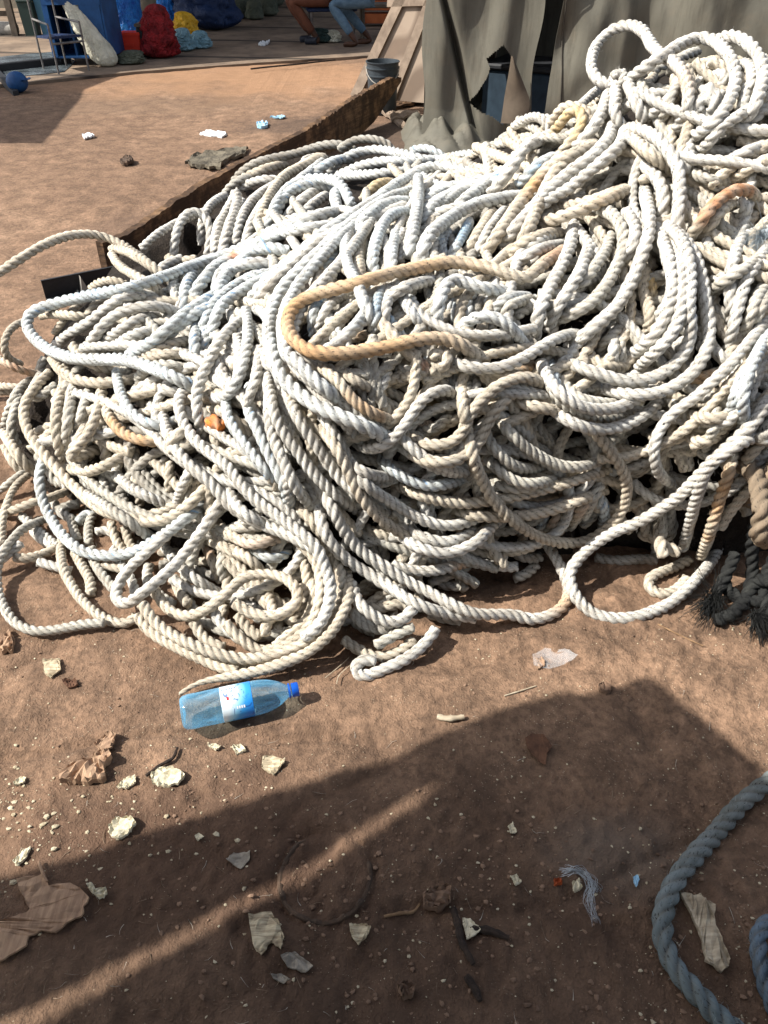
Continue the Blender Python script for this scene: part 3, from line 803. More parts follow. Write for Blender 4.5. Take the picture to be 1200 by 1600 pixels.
outer arched rope at the top right of the heap|26|w||J 950,195 1020,165 1090,190 1150,250 1180,340 1160,440 1120,530 1050,600
'''
DV = [(970,100,2.17),(1100,80,2.06),(1200,80,2.05),(1350,100,2.0),(860,300,2.17),(1000,300,2.03),(1150,300,1.95),(1300,300,1.9),
 (780,200,2.55),(700,240,2.95),(600,230,3.1),(500,240,3.15),(400,300,3.0),(350,330,2.95),(300,390,2.75),(500,400,2.1),(650,350,2.15),(500,550,1.68),
 (250,450,2.35),(150,560,2.2),(0,420,2.35),(-100,500,2.35),(100,370,2.45),(0,600,2.3),(100,750,2.12),(0,850,2.08),(300,700,1.93),(300,850,1.95),
 (450,900,1.88),(620,700,1.76),(800,500,1.76),(800,600,1.72),(900,800,1.93),(1000,750,1.92),(1100,750,1.82),(1200,600,1.76),(1000,520,1.84),
 (600,990,1.86),(300,990,1.86),(1000,900,2.0),(1150,850,1.95),(0,1000,1.87),(750,880,1.92),(-200,750,2.25),(-220,600,2.62),(1450,500,1.75),(1450,800,1.95)]
def rbf_fit(X, y, lam=1e-3):
    X = np.asarray(X, float); n = len(X); D = np.linalg.norm(X[:, None]-X[None], axis=2)
    A = np.zeros((n+3, n+3)); A[:n, :n] = D+lam*np.eye(n); P = np.c_[np.ones(n), X]; A[:n, n:] = P; A[n:, :n] = P.T
    w = np.linalg.solve(A, np.r_[y, 0, 0, 0])
    return lambda Z: np.linalg.norm(np.asarray(Z, float)[:, None]-X[None], axis=2)@w[:n]+np.c_[np.ones(len(Z)), Z]@w[n:]
_dv = np.array(DV); dvf = rbf_fit(_dv[:, :2]/1000, _dv[:, 2], 2e-2)
PILE = [(190,450),(250,432),(320,418),(352,392),(388,342),(445,298),(510,264),(600,246),(720,238),(800,190),(900,160),(960,140),(1000,110),(1100,90),(1200,85),(1400,110),(1560,300),(1600,600),(1500,780),(1300,860),(1180,800),(1120,840),(1000,850),(930,820),(860,870),(780,900),(690,960),(600,990),(520,980),(430,1020),(330,1010),(265,915),(180,800),(90,770),(40,700),(80,600),(130,530)]
def inpoly(x, y, poly):
    x = np.asarray(x, float); y = np.asarray(y, float); r = np.zeros(x.shape, bool); n = len(poly)
    for i in range(n):
        x1, y1 = poly[i]; x2, y2 = poly[(i+1) % n]
        if y1 == y2: continue
        r ^= ((y1 > y) != (y2 > y)) & (x < (x2-x1)*(y-y1)/(y2-y1)+x1)
    return r
X0, Y0, BS = -420, -60, 2
gx, gy = np.meshgrid(np.arange(X0, 1640, BS), np.arange(Y0, 1180, BS))
GD = CAMH/(sP-(800.0-gy)/F*cP)
cx, cy = np.meshgrid(np.arange(X0, 1660, 20), np.arange(Y0, 1200, 20))
cd = dvf(np.c_[cx.ravel(), cy.ravel()]/1000).reshape(cx.shape)
def bil(a, px, py):
    u = np.clip((px-X0)/20, 0, a.shape[1]-1.001); v = np.clip((py-Y0)/20, 0, a.shape[0]-1.001)
    i = u.astype(int); j = v.astype(int); fu = u-i; fv = v-j
    return (a[j, i]*(1-fu)+a[j, i+1]*fu)*(1-fv)+(a[j+1, i]*(1-fu)+a[j+1, i+1]*fu)*fv
DVg = bil(cd, gx.astype(float), gy.astype(float))
inside = inpoly(gx, gy, PILE)
ZB = np.where(inside, np.minimum(DVg+.13, GD), GD)
def ray_np(px, py):
    u = (px-600.0)/F; v = (800.0-py)/F
    return np.stack([u, cP+v*sP, -sP+v*cP], -1)
def lay_strand(pxy, w, max_front=.07, max_back=.16, rfix=None, dive=(0, 0)):
    """drape one rope, given by its course over the heap, on whatever already lies there; returns 3-D points and radius"""
    C = catmull(pxy, 6.0); C, _ = resample(C, 4.0)
    dv = bil(cd, C[:, 0], C[:, 1]); gd = CAMH/(sP-(800.0-C[:, 1])/F*cP)
    r = float(np.clip(np.median(w*.378*np.minimum(dv, gd)/F), .012, .0195)) if rfix is None else rfix
    d = np.empty(len(C)); H, Wd = ZB.shape
    for i, (x, y) in enumerate(C):
        rp = .72*r*F/dv[i]/BS; k = int(rp)+1; u = int((x-X0)/BS); v = int((y-Y0)/BS)
        if k < u < Wd-k-1 and k < v < H-k-1: d[i] = ZB[v-k:v+k+1, u-k:u+k+1].min()
        else: d[i] = min(dv[i], gd[i])
    lim = gd-r*1.02/np.maximum(.35, -ray_np(C[:, 0], C[:, 1])[:, 2])
    d = d-r*.92
    d = np.minimum(d, dv+max_back); d = np.maximum(d, dv-max_front)
    k = 5; dp = np.pad(d, k, mode='edge'); d2 = np.min([dp[j:j+len(d)] for j in range(2*k+1)], 0)
    d = gsmooth(.5*d+.5*d2, 8.0); tt = np.arange(len(d))*4.0
    d = d+dive[0]*np.clip(1-tt/52, 0, 1)**1.4+dive[1]*np.clip(1-tt[::-1]/52, 0, 1)**1.4; d = np.minimum(d, lim)
    for i, (x, y) in enumerate(C):
        rp = r*F/d[i]/BS; k = int(rp)+1; u = int((x-X0)/BS); v = int((y-Y0)/BS)
        if k < u < Wd-k-1 and k < v < H-k-1:
            yy, xx = np.mgrid[-k:k+1, -k:k+1]; q = np.clip(1-(xx**2+yy**2)/rp**2, 0, 1)
            z = np.where(q > 0, d[i]-r*np.sqrt(q), 9e9); sub = ZB[v-k:v+k+1, u-k:u+k+1]; np.minimum(sub, z, out=sub)
    P = np.array([0, 0, CAMH])+ray_np(C[:, 0], C[:, 1])*d[:, None]
    for a in range(3): P[:, a] = gsmooth(P[:, a], 2.5)
    return P, r, C
def visible_px(pts): return pts

# the inner body of the heap: buried rope nobody could count
tangle = RopeBatch(); FRNG = np.random.default_rng(23)
def filler(n, w, front, back, codes, xmin=None):
    k = 0; tries = 0
    xs = [p[0] if xmin is None else max(p[0], xmin) for p in PILE]; ys = [p[1] for p in PILE]
    while k < n and tries < n*20:
        tries += 1
        x = FRNG.uniform(min(xs), max(xs)); y = FRNG.uniform(min(ys), max(ys))
        if not inpoly(np.array([x]), np.array([y]), PILE)[0]: continue
        a = FRNG.uniform(0, 2*math.pi); cu = FRNG.normal(0, .006); pts = [(x, y)]; L = FRNG.uniform(250, 800)
        while len(pts)*20 < L:
            cu = cu*.93+FRNG.normal(0, .0022); cu = max(-.013, min(.013, cu)); a += cu*20
            x += 20*math.cos(a); y += 20*math.sin(a)*.85
            if not inpoly(np.array([x]), np.array([y]), PILE)[0]: break
            pts.append((x, y))
        if len(pts) < 6: continue
        P, r, C = lay_strand(np.array(pts), w, front, back)
        code = codes[FRNG.integers(len(codes))]
        tangle.rope(P, r, tint_fn(code, [], k+.37), c=.35, nr=15, step=.42, seed=k*1.3, blue=0); k += 1
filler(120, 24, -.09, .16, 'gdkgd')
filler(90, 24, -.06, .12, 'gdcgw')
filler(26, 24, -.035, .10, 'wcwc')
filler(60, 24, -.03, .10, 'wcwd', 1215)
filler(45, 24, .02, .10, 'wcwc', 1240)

def parse(line):
    lab, w, t, st, pts = [q.strip() for q in line.split('|')]
    P = []; tl = None
    for tok in pts.split():
        if tok in TILE: tl = TILE[tok]; continue
        a, b = tok.split(','); P.append((tl[0]+float(a)/tl[2], tl[1]+float(b)/tl[2]))
    stn = []
    for q in (st.split(';') if st else []):
        k, a, b, m = q.split(','); stn.append((k, float(a), float(b), float(m)))
    if t == 'y': t = 'c'; stn.append(('y', .1, .9, .7))
    return lab, float(w), t, stn, np.array(P)
MARKS = [('the rusty orange bend', 560, 480), ('the great ring loop', 860, 760), ('the wooden board', 380, 270), ('the wide bluish loop', 90, 520),
         ('the tallest hoop', 980, 95), ('the frayed bottle-side tip', 430, 1000), ('the frayed blue tuft', 1150, 370),
         ("the tarpaulin foot", 740, 250), ('the white hairpin', 220, 910), ('the dark hollow', 1000, 900),
         ('the knot at left', 285, 700), ('the rust-red length', 850, 410), ('the teardrop loop', 650, 650), ('the central white fall', 470, 760),
         ('the bottom hairpin', 620, 1000), ('the two cut rope ends', 1050, 800), ('the topmost diagonal', 560, 310), ('the arched rope at left', 160, 380), ('the oval coil ring', 420, 930), ('the far-left curl', 20, 560)]
TW = {'v': 'bright white', 'w': 'white', 'b': 'bluish-white', 'c': 'cream', 'g': 'greyish', 'd': 'soiled beige', 'k': 'shade-darkened', 'p': 'pinkish'}
OCC = {}
def auto_label(C, code, vis):
    m = C[vis] if vis.any() else C
    mid = m[len(m)//2]; L = np.linalg.norm(np.diff(C, axis=0), axis=1).sum()
    a = C[-1]-C[0]; ang = abs(math.degrees(math.atan2(a[1], a[0]))); ang = min(ang, 180-ang)
    run = 'level' if ang < 25 else ('upright' if ang > 62 else ('rising' if a[0]*a[1] < 0 else 'sloping'))
    size = 'short' if L < 110 else ('long' if L > 260 else '')
    if code == 'v': code = 'w'
    k = min(MARKS, key=lambda q: math.hypot(q[1]-mid[0], q[2]-mid[1])); dx, dy = mid[0]-k[1], mid[1]-k[2]
    if abs(dx) < 22 and abs(dy) < 22: rel = 'right at'
    elif abs(dx) > abs(dy): rel = 'right of' if dx > 0 else 'left of'
    else: rel = 'below' if dy > 0 else 'above'
    return (' '.join((size+' '+TW[code]+' rope '+run+',').split()), rel+' '+k[0], mid)
lines = [l for l in STRANDS.strip().split('\n') if l.strip()]
made = []; MAXR = 286
for i, ln in enumerate(lines):
    lab, w, code, stn, pts = parse(ln)
    front = .03 if i < 120 else (.05 if i < 330 else .085)
    L_ = np.linalg.norm(np.diff(pts, axis=0), axis=1).sum(); inr = inpoly(pts[:, 0], pts[:, 1], PILE).mean()
    if L_ > 150 and inr > .8 and i > 14 and i % 5 in (0, 2, 3) and 'hoop' not in lab and 'bend' not in lab:      # a slacker length running beside it
        Cc = catmull(pts, 12.0); Cc, tc_ = resample(Cc, 14.0); g_ = np.gradient(Cc, axis=0); g_ /= np.linalg.norm(g_, axis=1)[:, None]+1e-9
        n_ = np.stack([-g_[:, 1], g_[:, 0]], 1); sgn = 1 if i % 2 else -1; k0 = int(len(Cc)*.08*(i % 4)); k1 = len(Cc)-int(len(Cc)*.07*((i+2) % 4))
        off = sgn*(w*.72+12*np.sin(tc_/70+i)+34*(tc_/tc_[-1]-.5)*math.sin(i*2.1)); Pc = (Cc+n_*off[:, None])[k0:k1]
        if len(Pc) > 5 and inpoly(Pc[:, 0], Pc[:, 1], PILE).mean() > .9:
            Pp, rp_, Cp = lay_strand(Pc[::2], w, front*.8, .13, dive=(.09, .09)); made.append(['', code, [], Pp, rp_, Cp, i+.5])
    if code in 'wg' and pts[:, 0].mean() < 800 and pts[:, 1].mean() < 540+i*.1: code = 'v' if code == 'w' else 'w'
    gnd = [dvf(np.array([q])/1000)[0] < ground_depth(q[1])-.10 for q in (pts[0], pts[-1])]
    dv_ = (.095 if gnd[0] and 'tip' not in lab else 0, .095 if gnd[1] and 'cut' not in lab else 0)
    P, r, C = lay_strand(pts, w, front, .13, dive=dv_)
    made.append([lab, code, stn, P, r, C, i])
hairrng = np.random.default_rng(5)
autos = {}
def shown(q):                                               # how large a rope shows in the frame
    C = q[5]; r = q[4]; P = q[3]; d = P[:, 1]*cP-(P[:, 2]-CAMH)*sP; u = ((C[:, 0]-X0)/BS).astype(int); v = ((C[:, 1]-Y0)/BS).astype(int)
    ok = (C[:, 0] > 0) & (C[:, 0] < 1200) & (C[:, 1] > 0); u = np.clip(u, 0, ZB.shape[1]-1); v = np.clip(v, 0, ZB.shape[0]-1)
    return float(((ZB[v, u] > d-r*1.6) & ok).sum()*r)
score = [shown(q)+(1e6 if q[0] else 0) for q in made]; cut = sorted(score, reverse=True)[MAXR-1]
for q, sc__ in zip(made, score):
    lab, code, stn, P, r, C, i = q
    rb = RopeBatch() if sc__ >= cut else tangle; tap = (0, 0)
    if 'frayed tip' in lab: tap = (.16, 0)
    wearc = .335+.035*math.sin(i*1.7)
    P2, N, B, rr = rb.rope(P, r, tint_fn(code, stn, i+.5), c=wearc, nr=18, step=.3, lay=4.6+.4*math.sin(i), seed=i*.77, taper=tap, blue=1.0 if code == 'b' else (.3 if code == 'w' and int(i) % 3 == 0 else 0))
    base = np.array(TINT[code])*.95
    for h in range(int(len(P2)*.3)):                       # stray fibres
        j = hairrng.integers(1, len(P2)-1); an = hairrng.uniform(0, 6.28); o = N[j]*math.cos(an)+B[j]*math.sin(an)
        T = P2[j]-P2[j-1]; T /= np.linalg.norm(T)+1e-9; L = hairrng.uniform(.004, .016)
        d1 = o*.5+T*hairrng.uniform(-1, 1)+hairrng.normal(0, .25, 3); d1 /= np.linalg.norm(d1)
        p0 = P2[j]+o*r*.93; rb.hair([p0, p0+d1*L*.5+o*L*.15, p0+d1*L], .00034, base)
    if rb is tangle: continue
    if lab and len(lab.split()) > 16: print('LONG', lab)
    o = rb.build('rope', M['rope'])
    if lab: tag(o, lab, 'rope', 'pale ropes heaped on the bare soil')
    else:
        vis = (C[:, 0] > 0) & (C[:, 0] < 1200) & (C[:, 1] > 0)
        a, b, mid = auto_label(C, code, vis); autos.setdefault((a, b), []).append((mid, o))
        tag(o, None, 'rope', 'pale ropes heaped on the bare soil')
ORD = ['leftmost', 'second', 'third', 'fourth', 'fifth', 'sixth', 'seventh', 'eighth', 'ninth', 'tenth']
NUM = {2:'two',3:'three',4:'four',5:'five',6:'six',7:'seven',8:'eight',9:'nine',10:'ten'}
for (a, b), L in autos.items():
    L.sort(key=lambda q: q[0][0])
    for k, (mid, o) in enumerate(L):
        if len(L) == 1: o['label'] = a.rstrip(',')+' '+b
        else: o['label'] = a.rstrip(',')+' '+b+', '+(('leftmost of ' if k == 0 else ORD[k]+' from left of ')+NUM[len(L)])

# inner mound (the packed heart of the heap) and the rope on its far side
_pts = []; _z = []
for px in range(60, 1600, 60):
    for py in range(100, 1020, 45):
        if inpoly(np.array([px]), np.array([py]), PILE)[0]:
            dd = float(bil(cd, np.array([px*1.]), np.array([py*1.]))[0])+.19; p = wp(px, py, min(dd, ground_depth(py)))
            _pts.append(p[:2]); _z.append(max(p[2], 0))
for p in [(-1.7,1.6),(-1.5,2.4),(-1.6,3.2),(-1.25,3.9),(-.8,4.3),(-.2,4.6),(.4,4.5),(1.0,4.2),(1.7,4.0),(2.3,3.8),(3,3.3),(3.2,2.4),(3.2,1.6),(2.4,1.25),(1.4,1.2),(.9,1.3),(.4,1.25),(0,1.15),(-.4,1.1),(-.9,1.25),(-1.3,1.3)]:
    _pts.append(p); _z.append(-.02)
mx, my = np.meshgrid(np.arange(-1.8, 3.3, .04), np.arange(1.0, 4.8, .04))
_pa = np.array(_pts); _za = np.array(_z); _w = np.ones(len(_za)); _w[_za < 0] = 1.6
_d2 = (mx.ravel()[:, None]-_pa[None, :, 0])**2+(my.ravel()[:, None]-_pa[None, :, 1])**2
_k = np.exp(-_d2/(2*.16**2))*_w+1e-4*np.exp(-_d2/(2*.5**2))*_w+1e-9; mz = ((_k@_za)/_k.sum(1)).reshape(mx.shape)
for it in range(60):                                        # keep it well behind the ropes that lie on it
    q = np.stack([mx, my, mz-CAMH], -1); dpt = q[..., 1]*cP-q[..., 2]*sP; px_ = 600+q[..., 0]/dpt*F; py_ = 800-(q[..., 1]*sP+q[..., 2]*cP)/dpt*F
    u = np.clip((px_-X0)/BS, 0, ZB.shape[1]-1).astype(int); v = np.clip((py_-Y0)/BS, 0, ZB.shape[0]-1).astype(int)
    if it == 0: mz = mz-.7*np.clip(mx-1.75, 0, 9)
    bad = (dpt < ZB[v, u]+.15) & (py_ > Y0) & (px_ < 1620) & (px_ > X0)
    if not bad.any(): break
    mz = np.where(bad, mz-.03, mz)
for _ in range(2):
    zp = np.pad(mz, 1, mode='edge'); mz = np.minimum(mz, (zp[:-2, 1:-1]+zp[2:, 1:-1]+zp[1:-1, :-2]+zp[1:-1, 2:]+mz)/5)
def Hat(x, y):
    u = np.clip((np.asarray(x)+1.8)/.04, 0, mx.shape[1]-1.01); v = np.clip((np.asarray(y)-1.0)/.04, 0, mx.shape[0]-1.01)
    i = u.astype(int); j = v.astype(int); fu = u-i; fv = v-j
    return (mz[j, i]*(1-fu)+mz[j, i+1]*fu)*(1-fv)+(mz[j+1, i]*(1-fu)+mz[j+1, i+1]*fu)*fv
BR = np.random.default_rng(11); k = 0
while k < 170:
    x = BR.uniform(-.8, 3.0); y = BR.uniform(2.2, 4.5)
    if Hat(x, y) < .03: continue
    if x < 0.9 and y < 3.2: continue
    a = BR.uniform(0, 6.28); cu = BR.normal(0, 2); pts = [(x, y)]
    for s_ in range(int(BR.uniform(14, 36))):
        cu = cu*.9+BR.normal(0, .9); cu = max(-5, min(5, cu)); a += cu*.05; x += .05*math.cos(a); y += .05*math.sin(a)
        if Hat(x, y) < .0 or x > 3.15 or (x < .7 and y < 3.3) or (y < 2.7 and x < 1.5): break
        pts.append((x, y))
    if len(pts) < 6: continue
    pts = np.array(pts); z = Hat(pts[:, 0], pts[:, 1]); r = .017
    P = np.c_[pts, gsmooth(np.maximum(z, 0), 2)+r+BR.uniform(0, .03)]
    P = catmull(P, .02); dq = P[:, 1]*cP-(P[:, 2]-CAMH)*sP; uq = 600+P[:, 0]/dq*F; vq = 800-(P[:, 1]*sP+(P[:, 2]-CAMH)*cP)/dq*F
    iu = np.clip((uq-X0)/BS, 0, ZB.shape[1]-1).astype(int); iv = np.clip((vq-14-Y0)/BS, 0, ZB.shape[0]-1).astype(int)
    if ((ZB[iv, iu] > dq-.02) & (uq < 1230) & (vq > -30)).any(): k += 1; continue
    tangle.rope(P, r, tint_fn('gdwc'[k % 4], [], k+.9), nr=12, step=.5, seed=k*2.1); k += 1
tg = tangle.build('rope_tangle', M['rope'])
tag(tg, 'deep tangle of soiled pale rope packed beneath the countable lengths', 'rope tangle', None, 'stuff')
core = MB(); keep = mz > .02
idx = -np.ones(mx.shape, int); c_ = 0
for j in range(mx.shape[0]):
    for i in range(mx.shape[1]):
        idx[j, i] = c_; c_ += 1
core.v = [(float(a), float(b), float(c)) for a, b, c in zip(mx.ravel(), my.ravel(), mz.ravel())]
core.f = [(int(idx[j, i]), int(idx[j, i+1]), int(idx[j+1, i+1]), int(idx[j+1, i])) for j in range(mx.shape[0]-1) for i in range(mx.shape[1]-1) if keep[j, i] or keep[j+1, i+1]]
M['core'] = simple('heap_core_shade', srgb(36, 30, 26), srgb(58, 50, 42), 40, .95, 1.0, .02)  # near-black colour stands in for shade in the gaps between ropes
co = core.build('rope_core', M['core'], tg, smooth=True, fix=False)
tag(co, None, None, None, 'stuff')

# knots, frayed ends and other small rope pieces
def knot(name, c, r, tint, label, n=5, seed=0, mat='rope'):
    rr = np.random.default_rng(seed); rb = RopeBatch(); c = np.array(c)
    th = np.linspace(0, 2*np.pi*1.9, 60)
    P = np.stack([np.cos(th)*r*(1+.3*np.cos(1.5*th)), np.sin(th)*r*(1+.3*np.cos(1.5*th))*.9, np.sin(1.5*th)*r*.75], 1)
    R = np.array(Euler(rr.uniform(0, 3, 3)).to_matrix()); P = P@R.T+c
    rb.rope(P, r*.72, tint_fn(tint, [], seed+.3), nr=15, step=.3, seed=seed)
    for h in range(60):
        d = rr.normal(0, 1, 3); d /= np.linalg.norm(d); p0 = c+d*r*1.4; rb.hair([p0, p0+d*.01, p0+d*.012+rr.normal(0, .006, 3)], .0004, np.array(TINT[tint]))
    return tag(rb.build(name, M[mat]), label, 'rope knot')
def surf(px, py, off=0.0):
    u = int((px-X0)/BS); v = int((py-Y0)/BS); return wp(px, py, ZB[v, u]-off)
knot('rope_knot', surf(283, 690, .012), .024, 'd', 'lumpy beige knot where the orange-bottomed rope ends', seed=3)
knot('rope_knot', surf(686, 565, .01), .02, 'd', 'dusty frayed joint just below the orange bend', seed=8)
knot('rope_knot', surf(965, 125, .01), .017, 'w', 'small white tie where the standing hoop meets the heap', seed=12)
knot('rope_knot', surf(1090, 80, .01), .016, 'w', 'little pale knot inside the tall arched ropes', seed=15)
knot('rope_knot', surf(1105, 165, .01), .028, 'w', 'tangled pale lump within the top right arches', seed=18)
def tuft(name, base, d, L, n, rad, tint, label, cat, mat='rope', seed=0, spread=.5, body=None, wd=.0007):
    rr = np.random.default_rng(seed); rb = RopeBatch(); base = np.array(base, float); d = np.array(d, float); d /= np.linalg.norm(d)
    if body is not None: rb.rope(np.array(body), rad, tint, nr=15, step=.3, seed=seed)
    for h in range(n):
        q = d+rr.normal(0, spread, 3); q /= np.linalg.norm(q); l = L*rr.uniform(.5, 1.1); p0 = base+rr.normal(0, rad*.4, 3)
        c2 = rr.normal(0, l*.18, 3); rb.hair([p0, p0+q*l*.35+c2*.3, p0+q*l*.7+c2, p0+q*l+c2*1.6-np.array([0, 0, l*.12])], wd, np.array(tint)*rr.uniform(.6, 1.25))
    return tag(rb.build(name, M[mat]), label, cat)
b0 = surf(1192, 368, .02)
tuft('frayed_rope_end', b0, (-.75, -.35, -.12), .085, 260, .014, (.36,.44,.50), 'frayed blue-grey rope end fanning out at the right edge', 'rope end', seed=4, spread=.42,
     body=[b0+np.array([.16, .05, .02]), b0+np.array([.08, .03, .02]), b0])
o_ = RopeBatch(); b0 = surf(334, 664, .0); o_.rope(np.array([b0+np.array([-.02,.02,-.01]), b0+np.array([0,0,.012]), b0+np.array([.025,-.012,.0])]), .019, tint_fn('c', [('x', -.5, 1.5, 1.0)], 1), nr=15, seed=2)
tag(o_.build('rope', M['rope']), 'bright orange rope fragment peeping out beside the knot', 'rope')

# ------------------------------------------------------------------ ground
def axis(a, b, fine, lo, hi, grow=1.12):
    L = list(np.arange(a, b+1e-9, fine)); st = fine; x = a; left = []
    while x > lo: st *= grow; x -= st; left.append(x)
    st = fine; x = b; right = []
    while x < hi: st *= grow; x += st; right.append(x)
    return np.array(left[::-1]+L+right)
xs = axis(-1.25, 1.35, .0085, -60, 60); ys = axis(.62, 2.3, .0085, -8, 110)
gxx, gyy = np.meshgrid(xs, ys)
def ground_z(x, y):
    r = np.hypot(x, y-1.5); near = np.clip(1.6-r/4.0, .25, 1)*np.clip((14-r)/6, 0, 1)
    z = .035*(fbm2(x*1.1+5, y*1.1, 3, 1)-.5)+.022*(fbm2(x*5, y*5, 3, 2)-.5)
    f = fbm2(x*22, y*22, 4, 3)-.5; g = fbm2(x*60, y*60, 2, 4); m = np.clip(fbm2(x*3+9, y*3, 2, 8)*2.2-.7, 0.1, 1)
    z = z+near*(.020*f*m+.014*np.maximum(g-.5, 0)*2.0*m+.0065*(fbm2(x*110, y*110, 2, 6)-.5))
    rg_ = np.abs(fbm2(x*1.6+y*.7+3, y*4.2-x*.8, 3, 12)-.5)*2; z = z-near*.012*np.exp(-(rg_/.09)**2)
    return z
gz = ground_z(gxx, gyy)
flat = np.clip((np.hypot(gxx-.4, gyy-2.6)-1.2)/.5, 0, 1)   # keeps the soil below the heap
gz = gz-.0
ring = gp(508, 1372)
rd = np.hypot(gxx-ring[0], gyy-ring[1]); gz = gz-.007*np.exp(-((rd-.091)/.006)**2)+.004*np.exp(-((rd-.073)/.008)**2)
V = np.stack([gxx, gyy, gz], -1).reshape(-1, 3).astype(np.float32); a, b = gxx.shape
ii = (np.arange(a-1)[:, None]*b+np.arange(b-1)[None, :]).ravel(); Q = np.stack([ii, ii+1, ii+b+1, ii+b], 1).astype(np.int32)
me = bpy.data.meshes.new('ground'); me.vertices.add(len(V)); me.vertices.foreach_set('co', V.ravel()); me.loops.add(len(Q)*4)
me.loops.foreach_set('vertex_index', Q.ravel()); me.polygons.add(len(Q)); me.polygons.foreach_set('loop_start', (np.arange(len(Q))*4).astype(np.int32))
me.update(calc_edges=True); me.shade_smooth()
m = NM('sandy_soil', .95, .15); P = m.geo()
n1 = m.noise(P, .8, 7, .68, .6); n2 = m.noise(P, 9, 5, .65, .2); n3 = m.noise(P, 55, 4, .7); n4 = m.noise(P, 230, 2, .6)
c = m.ramp(n1, [(.3, srgb(122, 98, 80)), (.55, srgb(147, 119, 97)), (.72, srgb(166, 137, 113))])
c = m.mix(m.ramp(n2, [(.40, .6), (.64, 0)]), c, srgb(84, 68, 56))
c = m.mix(m.ramp(n3, [(.35, .6), (.55, 0)]), c, srgb(76, 62, 52))
c = m.mix(m.ramp(n3, [(.6, 0), (.75, .5)]), c, srgb(178, 146, 120))
vor = m.n('ShaderNodeTexVoronoi'); vor.inputs['Scale'].default_value = 120; m.l(P, vor.inputs['Vector'])
g1 = m.ramp(vor.outputs['Distance'], [(.10, 1), (.2, 0)]); g1m = m.math('MULTIPLY', g1, m.ramp(m.noise(P, 14, 3), [(.5, 0), (.6, 1)]))
c = m.mix(m.math('MULTIPLY', g1m, .7), c, srgb(196, 178, 152))
sx = m.n('ShaderNodeSeparateXYZ'); m.l(P, sx.inputs[0])
def blob(px, py, rx, ry, soft=.5):                          # a soft-edged patch of another colour at a place on the ground
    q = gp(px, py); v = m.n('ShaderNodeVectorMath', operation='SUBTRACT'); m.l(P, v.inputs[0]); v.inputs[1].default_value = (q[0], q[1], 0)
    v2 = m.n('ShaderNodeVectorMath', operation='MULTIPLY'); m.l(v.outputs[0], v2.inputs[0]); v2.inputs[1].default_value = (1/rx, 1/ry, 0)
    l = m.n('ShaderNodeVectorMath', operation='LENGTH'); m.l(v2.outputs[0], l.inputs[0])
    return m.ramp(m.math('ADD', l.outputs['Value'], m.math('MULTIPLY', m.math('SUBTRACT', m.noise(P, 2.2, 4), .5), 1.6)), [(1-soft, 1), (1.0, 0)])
c = m.mix(m.math('MULTIPLY', blob(440, 120, 3.2, 1.6, .7), .6), c, srgb(160, 124, 94))
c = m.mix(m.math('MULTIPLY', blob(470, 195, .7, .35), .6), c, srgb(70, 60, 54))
c = m.mix(m.math('MULTIPLY', blob(230, 165, 1.3, .5), .35), c, srgb(100, 84, 70))
c = m.mix(m.math('MULTIPLY', blob(230, 350, .35, .3), .4), c, srgb(90, 74, 64))
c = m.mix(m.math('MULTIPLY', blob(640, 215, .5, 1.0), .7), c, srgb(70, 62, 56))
c = m.mix(m.math('MULTIPLY', blob(950, 1340, .16, .1, .8), .45), c, srgb(150, 140, 128))
c = m.mix(m.math('MULTIPLY', blob(620, 1480, .9, .5, .8), .75), c, srgb(74, 58, 48))  # darkens the soil colour to deepen the foreground shade
c = m.mix(m.math('MULTIPLY', blob(300, 1320, .6, .2, .8), .6), c, srgb(86, 66, 54))  # more shade put into the soil colour, left of centre
m.col(c)
b1 = m.bump(n3, .7, .01); b2 = m.bump(n4, .7, .004, b1)
m.bump(g1m, .5, .003, b2)
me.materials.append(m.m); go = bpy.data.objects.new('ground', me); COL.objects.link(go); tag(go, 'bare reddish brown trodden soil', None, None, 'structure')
def gzat(x, y): return float(ground_z(np.array([x]), np.array([y]))[0])
def gpz(px, py, z=0.0):
    q = gp(px, py, 0); zz = gzat(q[0], q[1])+z; q = gp(px, py, zz); return np.array([q[0], q[1], gzat(q[0], q[1])+z])

# the paved strip behind
pv = [(-900,190),(-200,150),(45,128),(210,112),(400,98),(620,84),(900,62),(1500,10),(1500,-30),(-900,-30)]
pw = [gp(*q, .03) for q in pv]; mb = MB(); mb.prism([(q[0], q[1], .03) for q in pw], (0, 0, -.06))
m = NM('worn_concrete', .9, .25); P = m.geo()
wv = m.n('ShaderNodeTexWave', wave_type='BANDS', bands_direction='Y'); wv.inputs['Scale'].default_value = .22; wv.inputs['Distortion'].default_value = .25
m.l(m.map(P, (1, 1, 1), (0, 0, .14)), wv.inputs['Vector'])
c = m.ramp(m.noise(P, 1.6, 5, .6), [(.3, srgb(98, 84, 72)), (.7, srgb(136, 118, 100))]); c = m.mix(m.ramp(wv.outputs['Fac'], [(.0, .85), (.035, 0)]), c, srgb(40, 36, 34))
c = m.mix(m.ramp(m.noise(P, 6, 4), [(.5, 0), (.7, .5)]), c, srgb(72, 66, 60)); m.col(c); m.bump(m.noise(P, 18, 4), .4, .02)
po = mb.build('pavement', m.m, smooth=False); tag(po, 'worn grey-brown paved strip with plank-like joints', None, None, 'structure')
